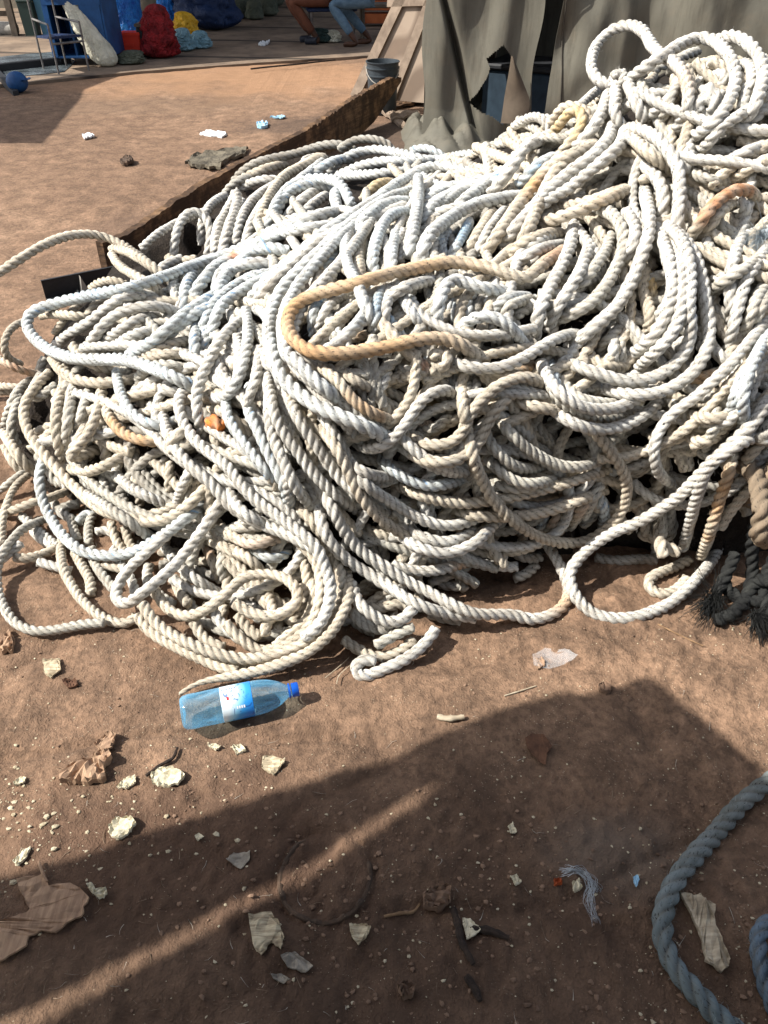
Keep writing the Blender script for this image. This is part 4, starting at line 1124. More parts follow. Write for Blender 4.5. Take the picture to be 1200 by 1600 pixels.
# drainage patch of wet ground at the far left
mb = MB(); mb.prism([tuple(gp(*q, .036)) for q in [(-250,118),(-60,96),(40,84),(95,80),(118,96),(100,112),(0,122),(-200,140)]], (0, 0, -.005))
m = NM('wet_mud', .25, .5); m.col(m.ramp(m.noise(m.geo(), 5, 5), [(.35, srgb(40, 46, 50)), (.6, srgb(92, 100, 104))])); m.bump(m.noise(m.geo(), 20, 4), .4, .02)
tag(mb.build('puddle', m.m, smooth=False), 'shallow dark wet patch on the paving', None, None, 'structure')

# loose stones and crumbs of soil
M['stone'] = simple('pebble', srgb(88, 70, 58), srgb(142, 116, 96), 9, .95, .6)
M['chip'] = simple('pale_chip', srgb(150, 136, 110), srgb(206, 196, 170), 50, .85, .6)
def blob_mesh(mb, c, r, sq, rg, n1=5, n2=7):
    ph = rg.uniform(0, 6.28, 6); vs = [(c[0], c[1], c[2]+r*sq)]; fs = []
    for i in range(1, n1):
        th = math.pi*i/n1
        for k in range(n2):
            an = 2*math.pi*k/n2+ph[0]; q = r*(1+.22*math.sin(2*an+ph[1])+.16*math.sin(3*an+ph[2]+i)+.15*rg.uniform(-1, 1))
            vs.append((c[0]+q*math.sin(th)*math.cos(an), c[1]+q*math.sin(th)*math.sin(an)*.85, c[2]+r*sq*math.cos(th)))
    vs.append((c[0], c[1], c[2]-r*sq))
    for k in range(n2): fs.append((0, 1+k, 1+(k+1) % n2))
    for i in range(n1-2):
        for k in range(n2): fs.append((1+i*n2+k, 1+(i+1)*n2+k, 1+(i+1)*n2+(k+1) % n2, 1+i*n2+(k+1) % n2))
    l = 1+(n1-2)*n2
    for k in range(n2): fs.append((l+k, len(vs)-1, l+(k+1) % n2))
    mb.add(vs, fs)
rg = np.random.default_rng(31)
for nm, mt, n, lo, hi, lab in (('gravel', 'stone', 5600, .0008, .0046, 'crumbs of brown soil and small stones strewn over the ground'), ('grit', 'chip', 3200, .0007, .0032, 'tiny pale chips and grit scattered on the soil')):
    mb = MB()
    for k in range(n):
        py = rg.uniform(330, 1620) if rg.random() < .12 else rg.uniform(960, 1640); px = rg.uniform(-60, 1260)
        if 300 < px < 1200 and py < 940: continue
        q = gp(px, py); 
        if fbm2(np.array([q[0]*3.]), np.array([q[1]*3.]), 2, 40)[0] < rg.uniform(.2, .62): continue
        if nm == 'grit' and k % 5 == 0: px = abs(rg.normal(0, 150)); py = rg.normal(1270, 75); q = gp(px, py)
        r = lo+(hi-lo)*(1.9 if nm == 'grit' and k % 5 == 0 else 1)*rg.random()**4.2*(1.4 if py > 1250 else 1)
        blob_mesh(mb, (q[0], q[1], gzat(q[0], q[1])+r*.25), r, rg.uniform(.25, .6), rg, 3 if k % 2 else 4, 5)
    tag(mb.build(nm, M[mt], smooth=False, fix=False), lab, 'gravel' if nm == 'gravel' else 'grit', None, 'stuff')

sb_ = RopeBatch(); sr = np.random.default_rng(77)
for k in range(420):                                        # bits of straw, husk and yarn trodden into the soil
    px = sr.uniform(-40, 1240); py = sr.uniform(960, 1620) if k % 4 else sr.uniform(240, 620)
    if py < 940 and (px > 170 or py < 200): continue
    q = gp(px, py); a_ = sr.uniform(0, 6.28); L_ = sr.uniform(.006, .028); cv = sr.normal(0, .35); P_ = []
    for t_ in (0, .35, .7, 1.0): P_.append((q[0]+L_*t_*math.cos(a_+cv*t_), q[1]+L_*t_*math.sin(a_+cv*t_))); 
    P_ = [np.array([x_, y_, gzat(x_, y_)+.0012+.002*sr.random()]) for x_, y_ in P_]
    sb_.hair(P_, sr.uniform(.0004, .0011), [(.42,.34,.24), (.22,.16,.11), (.55,.5,.42), (.30,.22,.15)][k % 4])
tag(sb_.build('straw', M['rope']), 'bits of straw, husk and yarn trodden into the soil', 'straw', None, 'stuff')

# ------------------------------------------------------------------ debris on the soil
def flake(name, cat, label, pts, th, mat, lift=.004, curl=.006, tilt=(0, 0), sub=3, seed=0, smooth=False):
    """a flat irregular piece: outline given where it lies on the ground, with real thickness, a ragged rim and a slight curl"""
    rr = np.random.default_rng(seed+int(pts[0][0])); P = []
    n = len(pts)
    for i in range(n):
        a = np.array(pts[i], float); b = np.array(pts[(i+1) % n], float)
        for k in range(sub): t = k/sub; P.append(a*(1-t)+b*t+(rr.normal(0, .035*np.linalg.norm(b-a), 2) if k else 0))
    W_ = np.array([gp(*q)[:2] for q in P]); c = W_.mean(0); R = np.linalg.norm(W_-c, axis=1).max()
    import bmesh
    bm = bmesh.new(); vs = [bm.verts.new((x, y, 0)) for x, y in W_]; f = bm.faces.new(vs); bm.normal_update(); bmesh.ops.triangulate(bm, faces=[f], ngon_method='EAR_CLIP')
    bmesh.ops.subdivide_edges(bm, edges=[e for e in bm.edges if e.calc_length() > R*.2], cuts=1, use_grid_fill=False); bmesh.ops.triangulate(bm, faces=bm.faces[:], ngon_method='EAR_CLIP'); bmesh.ops.subdivide_edges(bm, edges=[e for e in bm.edges if e.calc_length() > R*.2], cuts=1, use_grid_fill=False); bmesh.ops.triangulate(bm, faces=bm.faces[:])
    if bm.faces and sum(f.normal.z for f in bm.faces) < 0: bmesh.ops.reverse_faces(bm, faces=bm.faces[:])
    s0 = 100.0/max(R*100, 1)
    for v in bm.verts:
        x, y = v.co.x, v.co.y; u = (x-c[0])/R; w_ = (y-c[1])/R
        n_ = mnoise.noise(Vector((x*s0*14, y*s0*14, seed)))*th*1.1+mnoise.noise(Vector((x*s0*45, y*s0*45, seed+5)))*th*.7
        v.co.z = gzat(x, y)*.4+gzat(c[0], c[1])*.6+lift+th+curl*(u*u*1.2-w_*.3)+n_
    ext = bmesh.ops.extrude_face_region(bm, geom=bm.faces[:]); new = [g for g in ext['geom'] if isinstance(g, bmesh.types.BMVert)]
    for v in new: v.co.z += 0
    old = [v for v in bm.verts if v not in set(new)]
    for v in old: v.co.z -= th
    bmesh.ops.recalc_face_normals(bm, faces=bm.faces[:])
    mb = MB(); bm.verts.index_update(); mb.v = [tuple(v.co) for v in bm.verts]; mb.f = [tuple(v.index for v in f.verts) for f in bm.faces]; bm.free()
    return tag(mb.build(name, mat, smooth=smooth), label, cat)
def woody(name, c1, c2, st=(90, 9, 9), rz=.5):
    m = NM(name, .9, .15); v = m.map(m.obj(), st, (0, 0, rz)); f = m.noise(v, 1.6, 4, .6, .4)
    m.col(m.mix(m.ramp(m.noise(m.obj(), 30, 4), [(.45, 0), (.65, .5)]), m.ramp(f, [(.35, c1), (.62, c2)]), tuple(x*.6 for x in c1[:3])+(1,)))
    m.bump(f, .6, .003); return m.m
M['bark1'] = woody('weathered_chip', srgb(142, 116, 96), srgb(174, 146, 120), (60, 9, 9))
M['bark2'] = woody('grey_chip', srgb(138, 122, 100), srgb(200, 188, 160), (12, 120, 9), .2)
M['bark3'] = woody('pale_splinter', srgb(146, 132, 112), srgb(188, 176, 154), (8, 60, 9), .9)
M['pale'] = simple('pale_flake', srgb(176, 168, 142), srgb(222, 214, 190), 90, .9, .6, .003)
M['rustflake'] = simple('rust_flake', srgb(64, 44, 34), srgb(112, 80, 60), 30, .9, .6)
M['greycard'] = simple('grey_paper', srgb(110, 104, 96), srgb(168, 160, 146), 40, .9, .7)
M['darkwood'] = simple('charred_wood', srgb(26, 22, 20), srgb(62, 50, 42), 40, .9, .9)
FL = [('wood_chip', 'large torn sheet of brown bark at the lower left edge', [(28,1378),(70,1370),(78,1388),(112,1384),(142,1408),(130,1438),(90,1462),(62,1462),(48,1468),(44,1482),(8,1504),(-30,1500),(-30,1450),(20,1440),(50,1425),(36,1400)], .005, 'bark1', .006),
 ('wood_chip', 'triangular grooved wood chip in the shade below the buried ring', [(390,1437),(425,1430),(438,1450),(446,1475),(440,1492),(425,1480),(410,1500),(400,1490)], .004, 'bark2', .008),
 ('wood_chip', 'ribbed pale wood chip in the sun below the bottle', [(412,1187),(425,1184),(446,1195),(428,1218),(410,1206)], .004, 'bark2', .007),
 ('wood_chip', 'small square fibrous chip at the left below the outer rope loop', [(68,1032),(94,1030),(96,1050),(80,1061),(69,1052)], .004, 'bark2', .006),
 ('wood_chip', 'brown rotten block of wood left of the pale flakes', [(98,1210),(128,1196),(172,1178),(178,1190),(165,1205),(168,1222),(140,1230),(115,1228),(98,1230)], .014, 'bark1', .008),
 ('wood_chip', 'thin upright splinter leaning on the rotten block', [(150,1170),(172,1148),(184,1152),(178,1176),(160,1180)], .006, 'bark1', .014),
 ('pale_flake', 'crumbly whitish flake below the bark splinter', [(237,1218),(250,1204),(272,1202),(291,1218),(280,1232),(258,1234),(240,1230)], .007, 'pale', .006),
 ('pale_flake', 'oval whitish flake with ragged edge at the shadow line', [(173,1298),(186,1282),(208,1282),(215,1292),(205,1308),(186,1317),(174,1310)], .006, 'pale', .006),
 ('pale_flake', 'small leaf-shaped pale flake left of the crumbly one', [(184,1234),(194,1220),(212,1214),(214,1226),(198,1236)], .004, 'pale', .005),
 ('pale_flake', 'small pale flake at the far left', [(22,1225),(32,1214),(42,1216),(38,1226),(24,1230)], .004, 'pale', .004),
 ('pale_flake', 'twin-lobed pale flake beside the large torn bark', [(137,1386),(146,1384),(152,1394),(168,1392),(170,1402),(158,1410),(146,1400)], .005, 'pale', .005),
 ('pale_flake', 'long grey-white flake at the left edge of the sunny soil', [(22,1350),(38,1330),(50,1326),(44,1342),(30,1356)], .004, 'pale', .004),
 ('paper_scrap', 'torn grey paper scrap in shade above the triangular chip', [(354,1346),(366,1336),(392,1335),(390,1350),(378,1362),(366,1354)], .002, 'greycard', .008),
 ('paper_scrap', 'tiny pale curl of paper above the torn grey scrap', [(306,1312),(312,1305),(321,1315),(310,1320)], .002, 'pale', .006),
 ('wood_chip', 'dim crumpled chip right of the triangular one', [(546,1450),(566,1448),(580,1455),(572,1472),(560,1482),(550,1470)], .004, 'bark2', .006),
 ('wood_chip', 'broken grey bark piece near the bottom', [(440,1500),(462,1492),(490,1515),(478,1525),(450,1515)], .004, 'greycard', .004),
 ('wood_chip', 'smaller broken bark piece near the bottom', [(424,1526),(440,1524),(454,1536),(444,1541),(428,1534)], .003, 'greycard', .004),
 ('wood_chip', 'bone-shaped slab of pale wood inside the grey rope bend', [(1056,1401),(1075,1408),(1088,1406),(1096,1416),(1112,1424),(1112,1456),(1124,1482),(1135,1508),(1132,1520),(1122,1527),(1096,1510),(1092,1480),(1084,1455),(1072,1430)], .008, 'bark3', .012),
 ('rust_flake', 'rusty folded leaf of metal in the middle of the shade', [(818,1165),(830,1156),(848,1158),(860,1178),(852,1188),(850,1206),(838,1200),(822,1182)], .002, 'rustflake', .012),
 ('stone', 'flat reddish stone in the shade near a twig', [(660,1402),(680,1392),(702,1392),(704,1412),(690,1424),(662,1422)], .012, 'stone', .002),
 ('stone', 'round dark stone near the bottom edge', [(620,1548),(636,1540),(648,1548),(644,1562),(628,1566)], .014, 'stone', .002),
 ('pale_flake', 'white shell fragment left of the thread tuft', [(795,1378),(806,1372),(813,1386),(803,1392)], .004, 'pale', .006),
 ('pale_flake', 'cream stone chip beside the thread tuft', [(892,1384),(902,1380),(908,1392),(896,1398)], .006, 'pale', .003),
 ('brick_chip', 'small orange brick chip left of the cream stone', [(864,1378),(876,1377),(877,1386),(865,1388)], .007, None, .003),
 ('pale_flake', 'curled white fragment up in the shade', [(792,1298),(800,1292),(806,1308),(796,1310)], .003, 'pale', .006),
 ('wood_chip', 'brown buried chip at the right near the low rope', [(832,1040),(845,1034),(850,1050),(838,1056)], .004, 'bark1', .003),
 ('stone', 'brown oval stone below the clear plastic scrap', [(932,1078),(944,1073),(956,1086),(946,1092),(934,1088)], .007, 'stone', .002),
 ('pale_flake', 'bright chip on dark splinters near the bottom centre', [(722,1440),(734,1440),(750,1460),(738,1470),(728,1474)], .003, 'pale', .014),
 ('wood_chip', 'brown clod of rotten wood at the left edge below the loop', [(2,1008),(14,985),(24,1000),(20,1020),(4,1022)], .012, 'bark1', .003),
 ('wood_chip', 'flat brown chip right of the square fibrous one', [(98,1066),(118,1062),(124,1074),(108,1078)], .005, 'rustflake', .003),
 ('pale_flake', 'lumpy pinkish chip under the bottle', [(364,1170),(378,1166),(386,1180),(370,1184)], .005, 'pale', .003),
 ('paper_scrap', 'crumpled pale wad just under the bottle', [(325,1168),(336,1163),(346,1170),(338,1176)], .004, 'pale', .005)]
M['brick'] = simple('brick', srgb(150, 70, 36), srgb(186, 96, 54), 40, .9, .5)
for k, (nm, lab, pts, th, mt, lf) in enumerate(FL): flake(nm, nm.replace('_', ' '), lab, pts, th, M[mt] if mt else M['brick'], lf*.5, .005, seed=k, sub=4)
def stick(name, cat, label, pts, r, mat, z=.006, n=7):
    P = [Vector(gpz(x, y, z if len(q) == 2 else q[2])) for q in pts for (x, y) in [q[:2]]]
    P = [Vector(p) for p in catmull(np.array([tuple(p) for p in P]), .006)]
    rs = [r*(1-.5*abs(i/(len(P)-1)-.4))*(1+.15*math.sin(i*1.9)) for i in range(len(P))]
    mb = MB(); mb.tube(P, rs, n); return tag(mb.build(name, mat), label, cat)
M['twig'] = simple('dry_twig', srgb(96, 74, 54), srgb(150, 122, 92), 60, .9, .5)
stick('wood_splinter', 'splinter', 'dark curved bark splinter between the rotten block and the pale flakes', [(228,1212),(250,1196),(270,1184),(277,1168)], .004, M['darkwood'], .008)
stick('cardboard_roll', 'cardboard roll', 'short pale roll of cardboard with a brown band lying on sunny soil', [(683,1120),(700,1124),(725,1120)], .007, M['bark3'], .008, 10)
stick('twig', 'twig', 'thin light twig on the sunny soil right of the cardboard roll', [(788,1088),(812,1078),(838,1070)], .0018, M['bark3'], .003)
stick('twig', 'twig', 'long dark twig on the soil below the frayed black rope', [(1028,975),(1060,992),(1098,1012)], .002, M['twig'], .004)
stick('twig', 'twig', 'crooked brown twig by the flat reddish stone', [(600,1432),(625,1428),(645,1424),(656,1412)], .003, M['twig'], .004)
stick('twig', 'twig', 'straw-coloured stem right of the bottle, under the hairpin', [(508,1060),(530,1042),(545,1030)], .0012, M['bark3'], .01)
stick('twig', 'twig', 'second bent straw right of the bottle', [(526,1068),(530,1056),(548,1040)], .0012, M['bark3'], .01)
for k, (lab, pts) in enumerate([('charred stick pointing down from the bright chip', [(708,1420),(716,1445),(722,1475),(740,1505)]), ('charred stick lying level right of the bright chip', [(735,1452),(765,1455),(795,1466)]), ('thick dark stick end near the bottom centre', [(728,1525),(742,1545),(750,1565)])]):
    stick('burnt_stick', 'burnt stick', lab, pts, .007, M['darkwood'], .006)
stick('wood_splinter', 'splinter', 'thin splinter rising from the large torn bark', [(60,1345),(66,1362),(74,1378)], .003, M['bark1'], .012)
# half-buried ring
mb = MB(); P = [(ring[0]+.082*math.cos(t), ring[1]+.082*math.sin(t), gzat(ring[0]+.082*math.cos(t), ring[1]+.082*math.sin(t))-.0015) for t in np.linspace(math.radians(120), math.radians(375), 60)]
mb.tube(P, .0052, 8); M['rubber'] = simple('dusty_rubber', srgb(52, 44, 38), srgb(92, 74, 60), 30, .9, .5)
tag(mb.build('buried_ring', M['rubber']), 'old ring half sunk in the shaded soil', 'ring')
# thread tuft
rb = RopeBatch(); rr = np.random.default_rng(2)
for k in range(34):
    j = rr.normal(0, 5, (5, 2)); L_ = [(884,1360),(906,1362),(924,1378),(920,1410),(930,1440)] if k % 3 else [(884,1362),(905,1366),(930,1384),(934,1392),(926,1384)]
    Pp = catmull(np.array([gpz(a_+j[i, 0], b_+j[i, 1]*.8, .004+.006*rr.random()) for i, (a_, b_) in enumerate(L_)]), .01); rb.hair(Pp, .0007, (.62, .68, .72))
tag(rb.build('thread_tuft', M['rope']), 'tangle of pale blue threads on the shaded soil', 'threads')
# plastic scraps
M['clear'] = NM('thin_clear_plastic', .15, .5).m; b_ = M['clear'].node_tree.nodes['Principled BSDF']; b_.inputs['Alpha'].default_value = .13; b_.inputs['Base Color'].default_value = (.8,.82,.84,1)
flake('plastic_scrap', 'plastic', 'crumpled clear plastic scrap under the low rope', [(830,1030),(850,1018),(880,1022),(900,1036),(880,1046),(858,1054),(832,1052)], .0012, M['clear'], .008, .012, seed=4)
M['whiteplastic'] = simple('white_plastic', srgb(206, 212, 214), srgb(236, 238, 238), 20, .4, .3)
M['blueplastic'] = simple('pale_blue_plastic', srgb(120, 166, 196), srgb(170, 206, 224), 20, .4, .3)
flake('plastic_scrap', 'plastic', 'pale blue curled sliver right of the thread tuft', [(988,1374),(994,1372),(997,1380),(992,1392),(988,1386)], .002, M['blueplastic'], .004)
flake('paper', 'paper', 'flat white paper lying on the soil behind the board', [(312,210),(322,205),(352,207),(354,212),(346,215),(330,214)], .012, M['whiteplastic'], .004, .004, sub=2)
flake('plastic_scrap', 'plastic', 'light blue wrapper left of the board tip', [(401,196),(408,193),(419,195),(418,200),(408,202),(402,200)], .02, M['blueplastic'], .004, sub=2)
flake('plastic_scrap', 'plastic', 'thin blue strip beyond the light blue wrapper', [(422,187),(436,184),(447,186),(440,188)], .01, M['blueplastic'], .004, sub=2)
flake('paper', 'paper', 'small pinkish white scrap on the open ground at left', [(129,214),(145,211),(148,215),(132,219)], .012, M['whiteplastic'], .004, sub=2)
flake('paper', 'paper', 'crumpled white litter on the paving before the benches', [(404,75),(410,71),(422,70),(420,74),(408,77)], .02, M['whiteplastic'], .035, sub=2)
flake('cloth_scrap', 'cloth', 'little black scrap of cloth on the open ground', [(188,256),(196,248),(206,250),(210,256),(200,260),(192,260)], .02, M['rubber'], .006, sub=3)
M['cloth'] = simple('grey_cloth', srgb(58, 54, 48), srgb(120, 112, 96), 12, .95, .9, .02)
flake('cloth_rag', 'cloth', 'dirty grey rag spread beside the wooden board', [(290,262),(302,248),(330,238),(362,234),(388,232),(382,244),(360,250),(345,266),(312,265)], .02, M['cloth'], .006, .02, sub=4)

# ------------------------------------------------------------------ the grey-green mooring rope in the shade, dark frayed ropes at right
def ground_rope(pts, r, tint, label, mat, seed, name='rope', cat='rope', taper=(0,0), lay=4.9, zoff=0.0, group=None, c=.42):
    P = catmull(np.array([[*q[:2], (q[2] if len(q) > 2 else 0)] for q in pts], float), 6.0); W_ = []
    for x, y, z in P: q = gp(x, y, r*.96+z+zoff); W_.append((q[0], q[1], max(gzat(q[0], q[1]), -.004)+r*.9+z+zoff))
    W_ = np.array(W_); 
    for a_ in range(3): W_[:, a_] = gsmooth(W_[:, a_], 3)
    rb = RopeBatch(); P2, N, B, rr_ = rb.rope(W_, r, tint, nr=24, step=.2, lay=lay, seed=seed, taper=taper, c=c)
    hr = np.random.default_rng(seed*7+1)
    for h in range(int(len(P2)*1.2)):
        j = hr.integers(1, len(P2)-1); an = hr.uniform(0, 6.28); o = N[j]*math.cos(an)+B[j]*math.sin(an); p0 = P2[j]+o*r*.9
        d1 = o*.5+hr.normal(0, .6, 3); d1 /= np.linalg.norm(d1); L = hr.uniform(.004, .014); rb.hair([p0, p0+d1*L*.5+o*L*.1, p0+d1*L], .00025, (.4,.45,.44))
    return tag(rb.build(name, mat), label, cat, group), W_
def teal_t(t): return np.array([.165,.19,.195])[None,:]*(1+.1*np.sin(t*14)+.06*np.sin(t*41))[:,None]*(1-np.clip(t-.45,0,1)[:,None]*np.array([[.35,.05,-.15]]))
ground_rope([(1330,1130,.05),(1260,1185,.03),(1205,1222,.015),(1165,1248,.008),(1128,1290),(1090,1335),(1056,1375),(1036,1420),(1033,1465),(1048,1508),(1080,1548),(1118,1585),(1165,1625),(1230,1665)], .0182, teal_t, 'thick grey-green laid rope curving through the shade at lower right', M['teal'], 3)
def blue_t(t): return np.array([.10,.15,.21])[None,:]*(1+.12*np.sin(t*17))[:,None]
ground_rope([(1270,1640,.0),(1225,1600,.0),(1200,1560,.0),(1186,1515,.005),(1180,1470,.012),(1192,1442,.015),(1212,1440,.015),(1222,1480,.01),(1222,1540,.03),(1235,1600,.03)], .0145, blue_t, 'thin bluish rope doubled back at the lower right edge', M['teal'], 5)
rb_ = None
t_, W_ = ground_rope([(1150,860,.10),(1140,890,.06),(1120,925,.02),(1110,945,.004)], .016, (.10,.10,.10), 'dark frayed rope hanging down to the soil at right', M['black_rope'], 8, taper=(0,.02))
for k_, (pts_, lab_, tt_) in enumerate([([(1185,800,.22),(1172,850,.12),(1176,900,.03),(1166,940,.0)], 'dark tarred rope hanging just left of the thick brown one', (.06,.062,.065)), ([(1225,850,.16),(1205,880,.08),(1190,930,.02),(1205,975,.0),(1240,990,.0)], 'black rope looping out of frame at the right edge', (.05,.05,.052)), ([(1125,905,.03),(1145,935,.01),(1180,945,.012),(1215,930,.02)], 'soot-dark rope lying level under the frayed ends', (.07,.075,.075))]):
    ground_rope(pts_, .017, tt_, lab_, M['black_rope'], 20+k_)
tuft('frayed_rope_end', W_[-1], (-.5, -.6, .15), .09, 300, .02, (.12,.125,.13), 'black frayed rope end spread on the soil at right', 'rope end', 'black_rope', 9, .6, wd=.0016)
t_, W_ = ground_rope([(1212,915,.10),(1195,900,.06),(1172,912,.03),(1168,935,.01),(1150,962,.004),(1125,972,.004),(1110,975,.004)], .017, (.13,.125,.11), 'short knotted dark rope between the two frayed ends', M['black_rope'], 9)
tuft('frayed_rope_end', gpz(1180, 962, .03), (.25, -.8, -.1), .085, 260, .018, (.2,.24,.22), 'greenish black frayed rope end at the right edge', 'rope end', 'black_rope', 12, .55, wd=.0016)
kk = RopeBatch()
for j, (P_, r) in enumerate([([surf(1230,690,.03), surf(1200,745,.03), surf(1165,785,.01)], .019), ([surf(1235,640,.03), surf(1205,665,.04), surf(1188,690,.02)], .024)]):
    kk = RopeBatch(); kk.rope(catmull(np.array(P_), .01), r, tint_fn('n' if j == 0 else 'k', [], j+2), seed=j)
    tag(kk.build('rope', M['rope']), ['brown rope entering at the right edge below the long pale rope', 'thick cut rope end poking in at the right edge'][j], 'rope')
kk = RopeBatch(); q0 = wp(1192, 800, 1.72); kk.rope(np.array([q0+np.array([.02,0,0])+np.array([0,0,0]) if False else q0+np.array([.0,.25,.02]), q0+np.array([.02,.1,.02]), q0, q0+np.array([.0,-.015,-.05]), q0+np.array([.04,.02,-.10])]), .022, (.22,.17,.12), nr=24, step=.2, seed=2, blue=0)
kk_o = tag(kk.build('rope', M['rope']), 'very thick brown rope bulging in at the right edge above the dark hollow', 'rope')

# ------------------------------------------------------------------ plastic bottle
pb, pc_ = gpz(285, 1118, .0375), gpz(466, 1075, .0375)
axis_ = (pc_-pb); axis_[2] = 0; BL = np.linalg.norm(axis_); BR_ = .0375; ang = math.atan2(axis_[1], axis_[0])
bt = empty('plastic_bottle', (pb[0], pb[1], gzat(*((pb+pc_)/2)[:2])+BR_+.002)); bt.rotation_euler = (0, math.pi/2, ang)
tag(bt, 'empty clear blue plastic water bottle lying on the soil', 'bottle')
prof = [(.006,.008),(.022,.004),(.031,.0),(.0355,.006),(BR_,.018),(BR_,.03)]
for k in range(14): prof.append((BR_, .034+k*.0045))
prof += [(BR_-.0008,.1),(BR_-.0008,.12),(BR_-.0008,.14),(BR_-.0008,.155),(BR_,.159),(BR_,.165),(.0365,.18),(.034,.195),(.030,.208),(.025,.22),(.019,.229),(.0145,.236),(.0125,.24),(.0125,.252)]
sc_ = BL/.262; prof = [(r, z*sc_) for r, z in prof]
def flute(an, z, r):
    z = z/sc_
    if .03 < z < .086: return r*(1-.075*max(0, math.sin(an*8+z*60))*math.sin((z-.03)/.056*math.pi))
    if .165 < z < .215: return r*(1-.11*max(0, math.sin(an*9-z*60))*math.sin((z-.165)/.05*math.pi))
    return r
g = NM('blue_pet_plastic', .08, .5); t_ = g.t; tr = g.n('ShaderNodeBsdfTransparent'); tr.inputs[0].default_value = (.80, .92, .97, 1)
g.b.inputs['Base Color'].default_value = srgb(128, 200, 240); g.b.inputs['Coat Weight'].default_value = .5; fz = g.n('ShaderNodeLayerWeight'); fz.inputs['Blend'].default_value = .42
mx_ = g.n('ShaderNodeMixShader'); g.l(g.math('ADD', g.math('MULTIPLY', fz.outputs['Facing'], .6), .10), mx_.inputs[0]); g.l(tr.outputs[0], mx_.inputs[1]); g.l(g.b.outputs[0], mx_.inputs[2]); g.l(mx_.outputs[0], t_.nodes['Material Output'].inputs[0])
mb = MB(); mb.lathe(prof, 72, flute); mb.lathe([(.006, .008), (.0001, .0085)], 72)
bo = mb.build('body', g.m, bt, fix=True, local=True)
lb = NM('bottle_label', .35, .4); tc = lb.obj(); sp = lb.n('ShaderNodeSeparateXYZ'); lb.l(tc, sp.inputs[0])
v = lb.map(tc, (30, 30, 90)); f = lb.noise(v, 1.0, 3)
wave = lb.math('ADD', sp.outputs[2], lb.math('MULTIPLY', sp.outputs[0], .55))
c = lb.ramp(lb.math('ADD', lb.math('MULTIPLY', wave, 16), -1.3), [(.15, srgb(226, 240, 246)), (.42, srgb(140, 200, 232)), (.62, srgb(54, 148, 214)), (.9, srgb(24, 116, 200))])
c = lb.mix(lb.ramp(lb.noise(lb.map(tc, (20, 60, 60), (.3, .7, 0)), 1.2, 2, .5, 1.5), [(.62, 0), (.66, .8)]), c, srgb(26, 78, 150)); lb.col(c)
mb = MB(); mb.lathe([(BR_-.0006, .088*sc_), (BR_+.0003, .0885*sc_), (BR_+.0003, .1565*sc_), (BR_-.0006, .157*sc_)], 64); lo = mb.build('label', lb.m, bt, local=True)
# lettering and red mark on the label as thin printed pieces, bent round it
def onlabel(an, z, w, h, mat, nm):
    mb = MB(); P = []
    for i in range(2): P.append([((BR_+.0006)*math.cos(an+(j/4-.5)*w/BR_), (BR_+.0006)*math.sin(an+(j/4-.5)*w/BR_), z*sc_+(i-.5)*h) for j in range(5)])
    mb.grid(P); return mb.build(nm, mat, lo, local=True)
M['navy'] = simple('navy_ink', srgb(20, 60, 130), srgb(30, 74, 150), 10, .4, 0); M['red'] = simple('red_ink', srgb(196, 50, 60), srgb(206, 60, 66), 10, .4, 0)
M['whiteink'] = simple('white_ink', srgb(236, 242, 246), srgb(244, 248, 250), 10, .4, 0)
for k in range(9): onlabel(math.pi*.93+.0, .094+k*.0035, .0045, .0018, M['navy'], 'print')
onlabel(math.pi*1.13, .104, .007, .005, M['red'], 'red_mark')
for k in range(4): onlabel(math.pi*1.32, .122+k*.005, .006, .003, M['whiteink'], 'print')
cap = MB(); cr = .0155
cap.lathe([(.0001, .262), (cr-.001, .262), (cr, .2605), (cr, .247), (cr-.002, .2465)], 60, lambda an, z, r: r*(1+.02*math.sin(an*30)) if .247 < z < .2606 else r)
cp = NM('blue_cap_plastic', .35, .5); cp.b.inputs['Base Color'].default_value = srgb(14, 84, 188)
cap.v = [(x, y, z/.262*.262*sc_) for x, y, z in cap.v]; cap.build('cap', cp.m, bt, local=True)
cap = MB(); cap.lathe([(.0145, .239*sc_), (.0165, .2395*sc_), (.0165, .2425*sc_), (.0145, .243*sc_)], 40); cap.build('neck_ring', cp.m, bt, local=True)

# ------------------------------------------------------------------ wooden board beside the heap
A0, B0 = np.array([-1.30, 3.62]), np.array([-.20, 6.5]); bd = (B0-A0)/np.linalg.norm(B0-A0); bn = np.array([bd[1], -bd[0]])   # bn points to the camera side
def onplane(px, py, p0=A0, n=bn):
    d = ray(px, py); t = (n@p0)/(n@d[:2]); return np.array([0, 0, CAMH])+d*t
def bxy(px, py): q = onplane(px, py); return ((q[:2]-A0)@bd, q[2])
top = [(160,380),(200,366),(225,350),(250,333),(285,309),(320,287),(360,265),(400,243),(440,224),(480,203),(510,184),(540,163),(560,150),(590,134),(612,122),(627,121)]
rb2 = np.random.default_rng(6); T2 = [bxy(*q) for q in top]; tip = [bxy(612, 150), bxy(585, 190), bxy(560, 215)]
sv = []; zt = []
s_all = np.linspace(T2[0][0], T2[-1][0], 220); zt = np.interp(s_all, [q[0] for q in T2], [q[1] for q in T2])
zt = zt+np.array([mnoise.noise(Vector((s*9, 0, 1)))*.010+mnoise.noise(Vector((s*40, 3, 1)))*.006*(1+2*(s > 2.2)) for s in s_all])
order = sorted(tip, key=lambda q: q[0]); zb = np.interp(s_all, [order[0][0]-.25]+[q[0] for q in order]+[T2[-1][0]], [-.02]+[q[1] if q[1] > 0 else 0.0 for q in order]+[T2[-1][1]-.03])
zb = np.minimum(zb, zt-.02); zb[s_all < order[0][0]-.1] = -.02
rows = 9; front = []; back = []
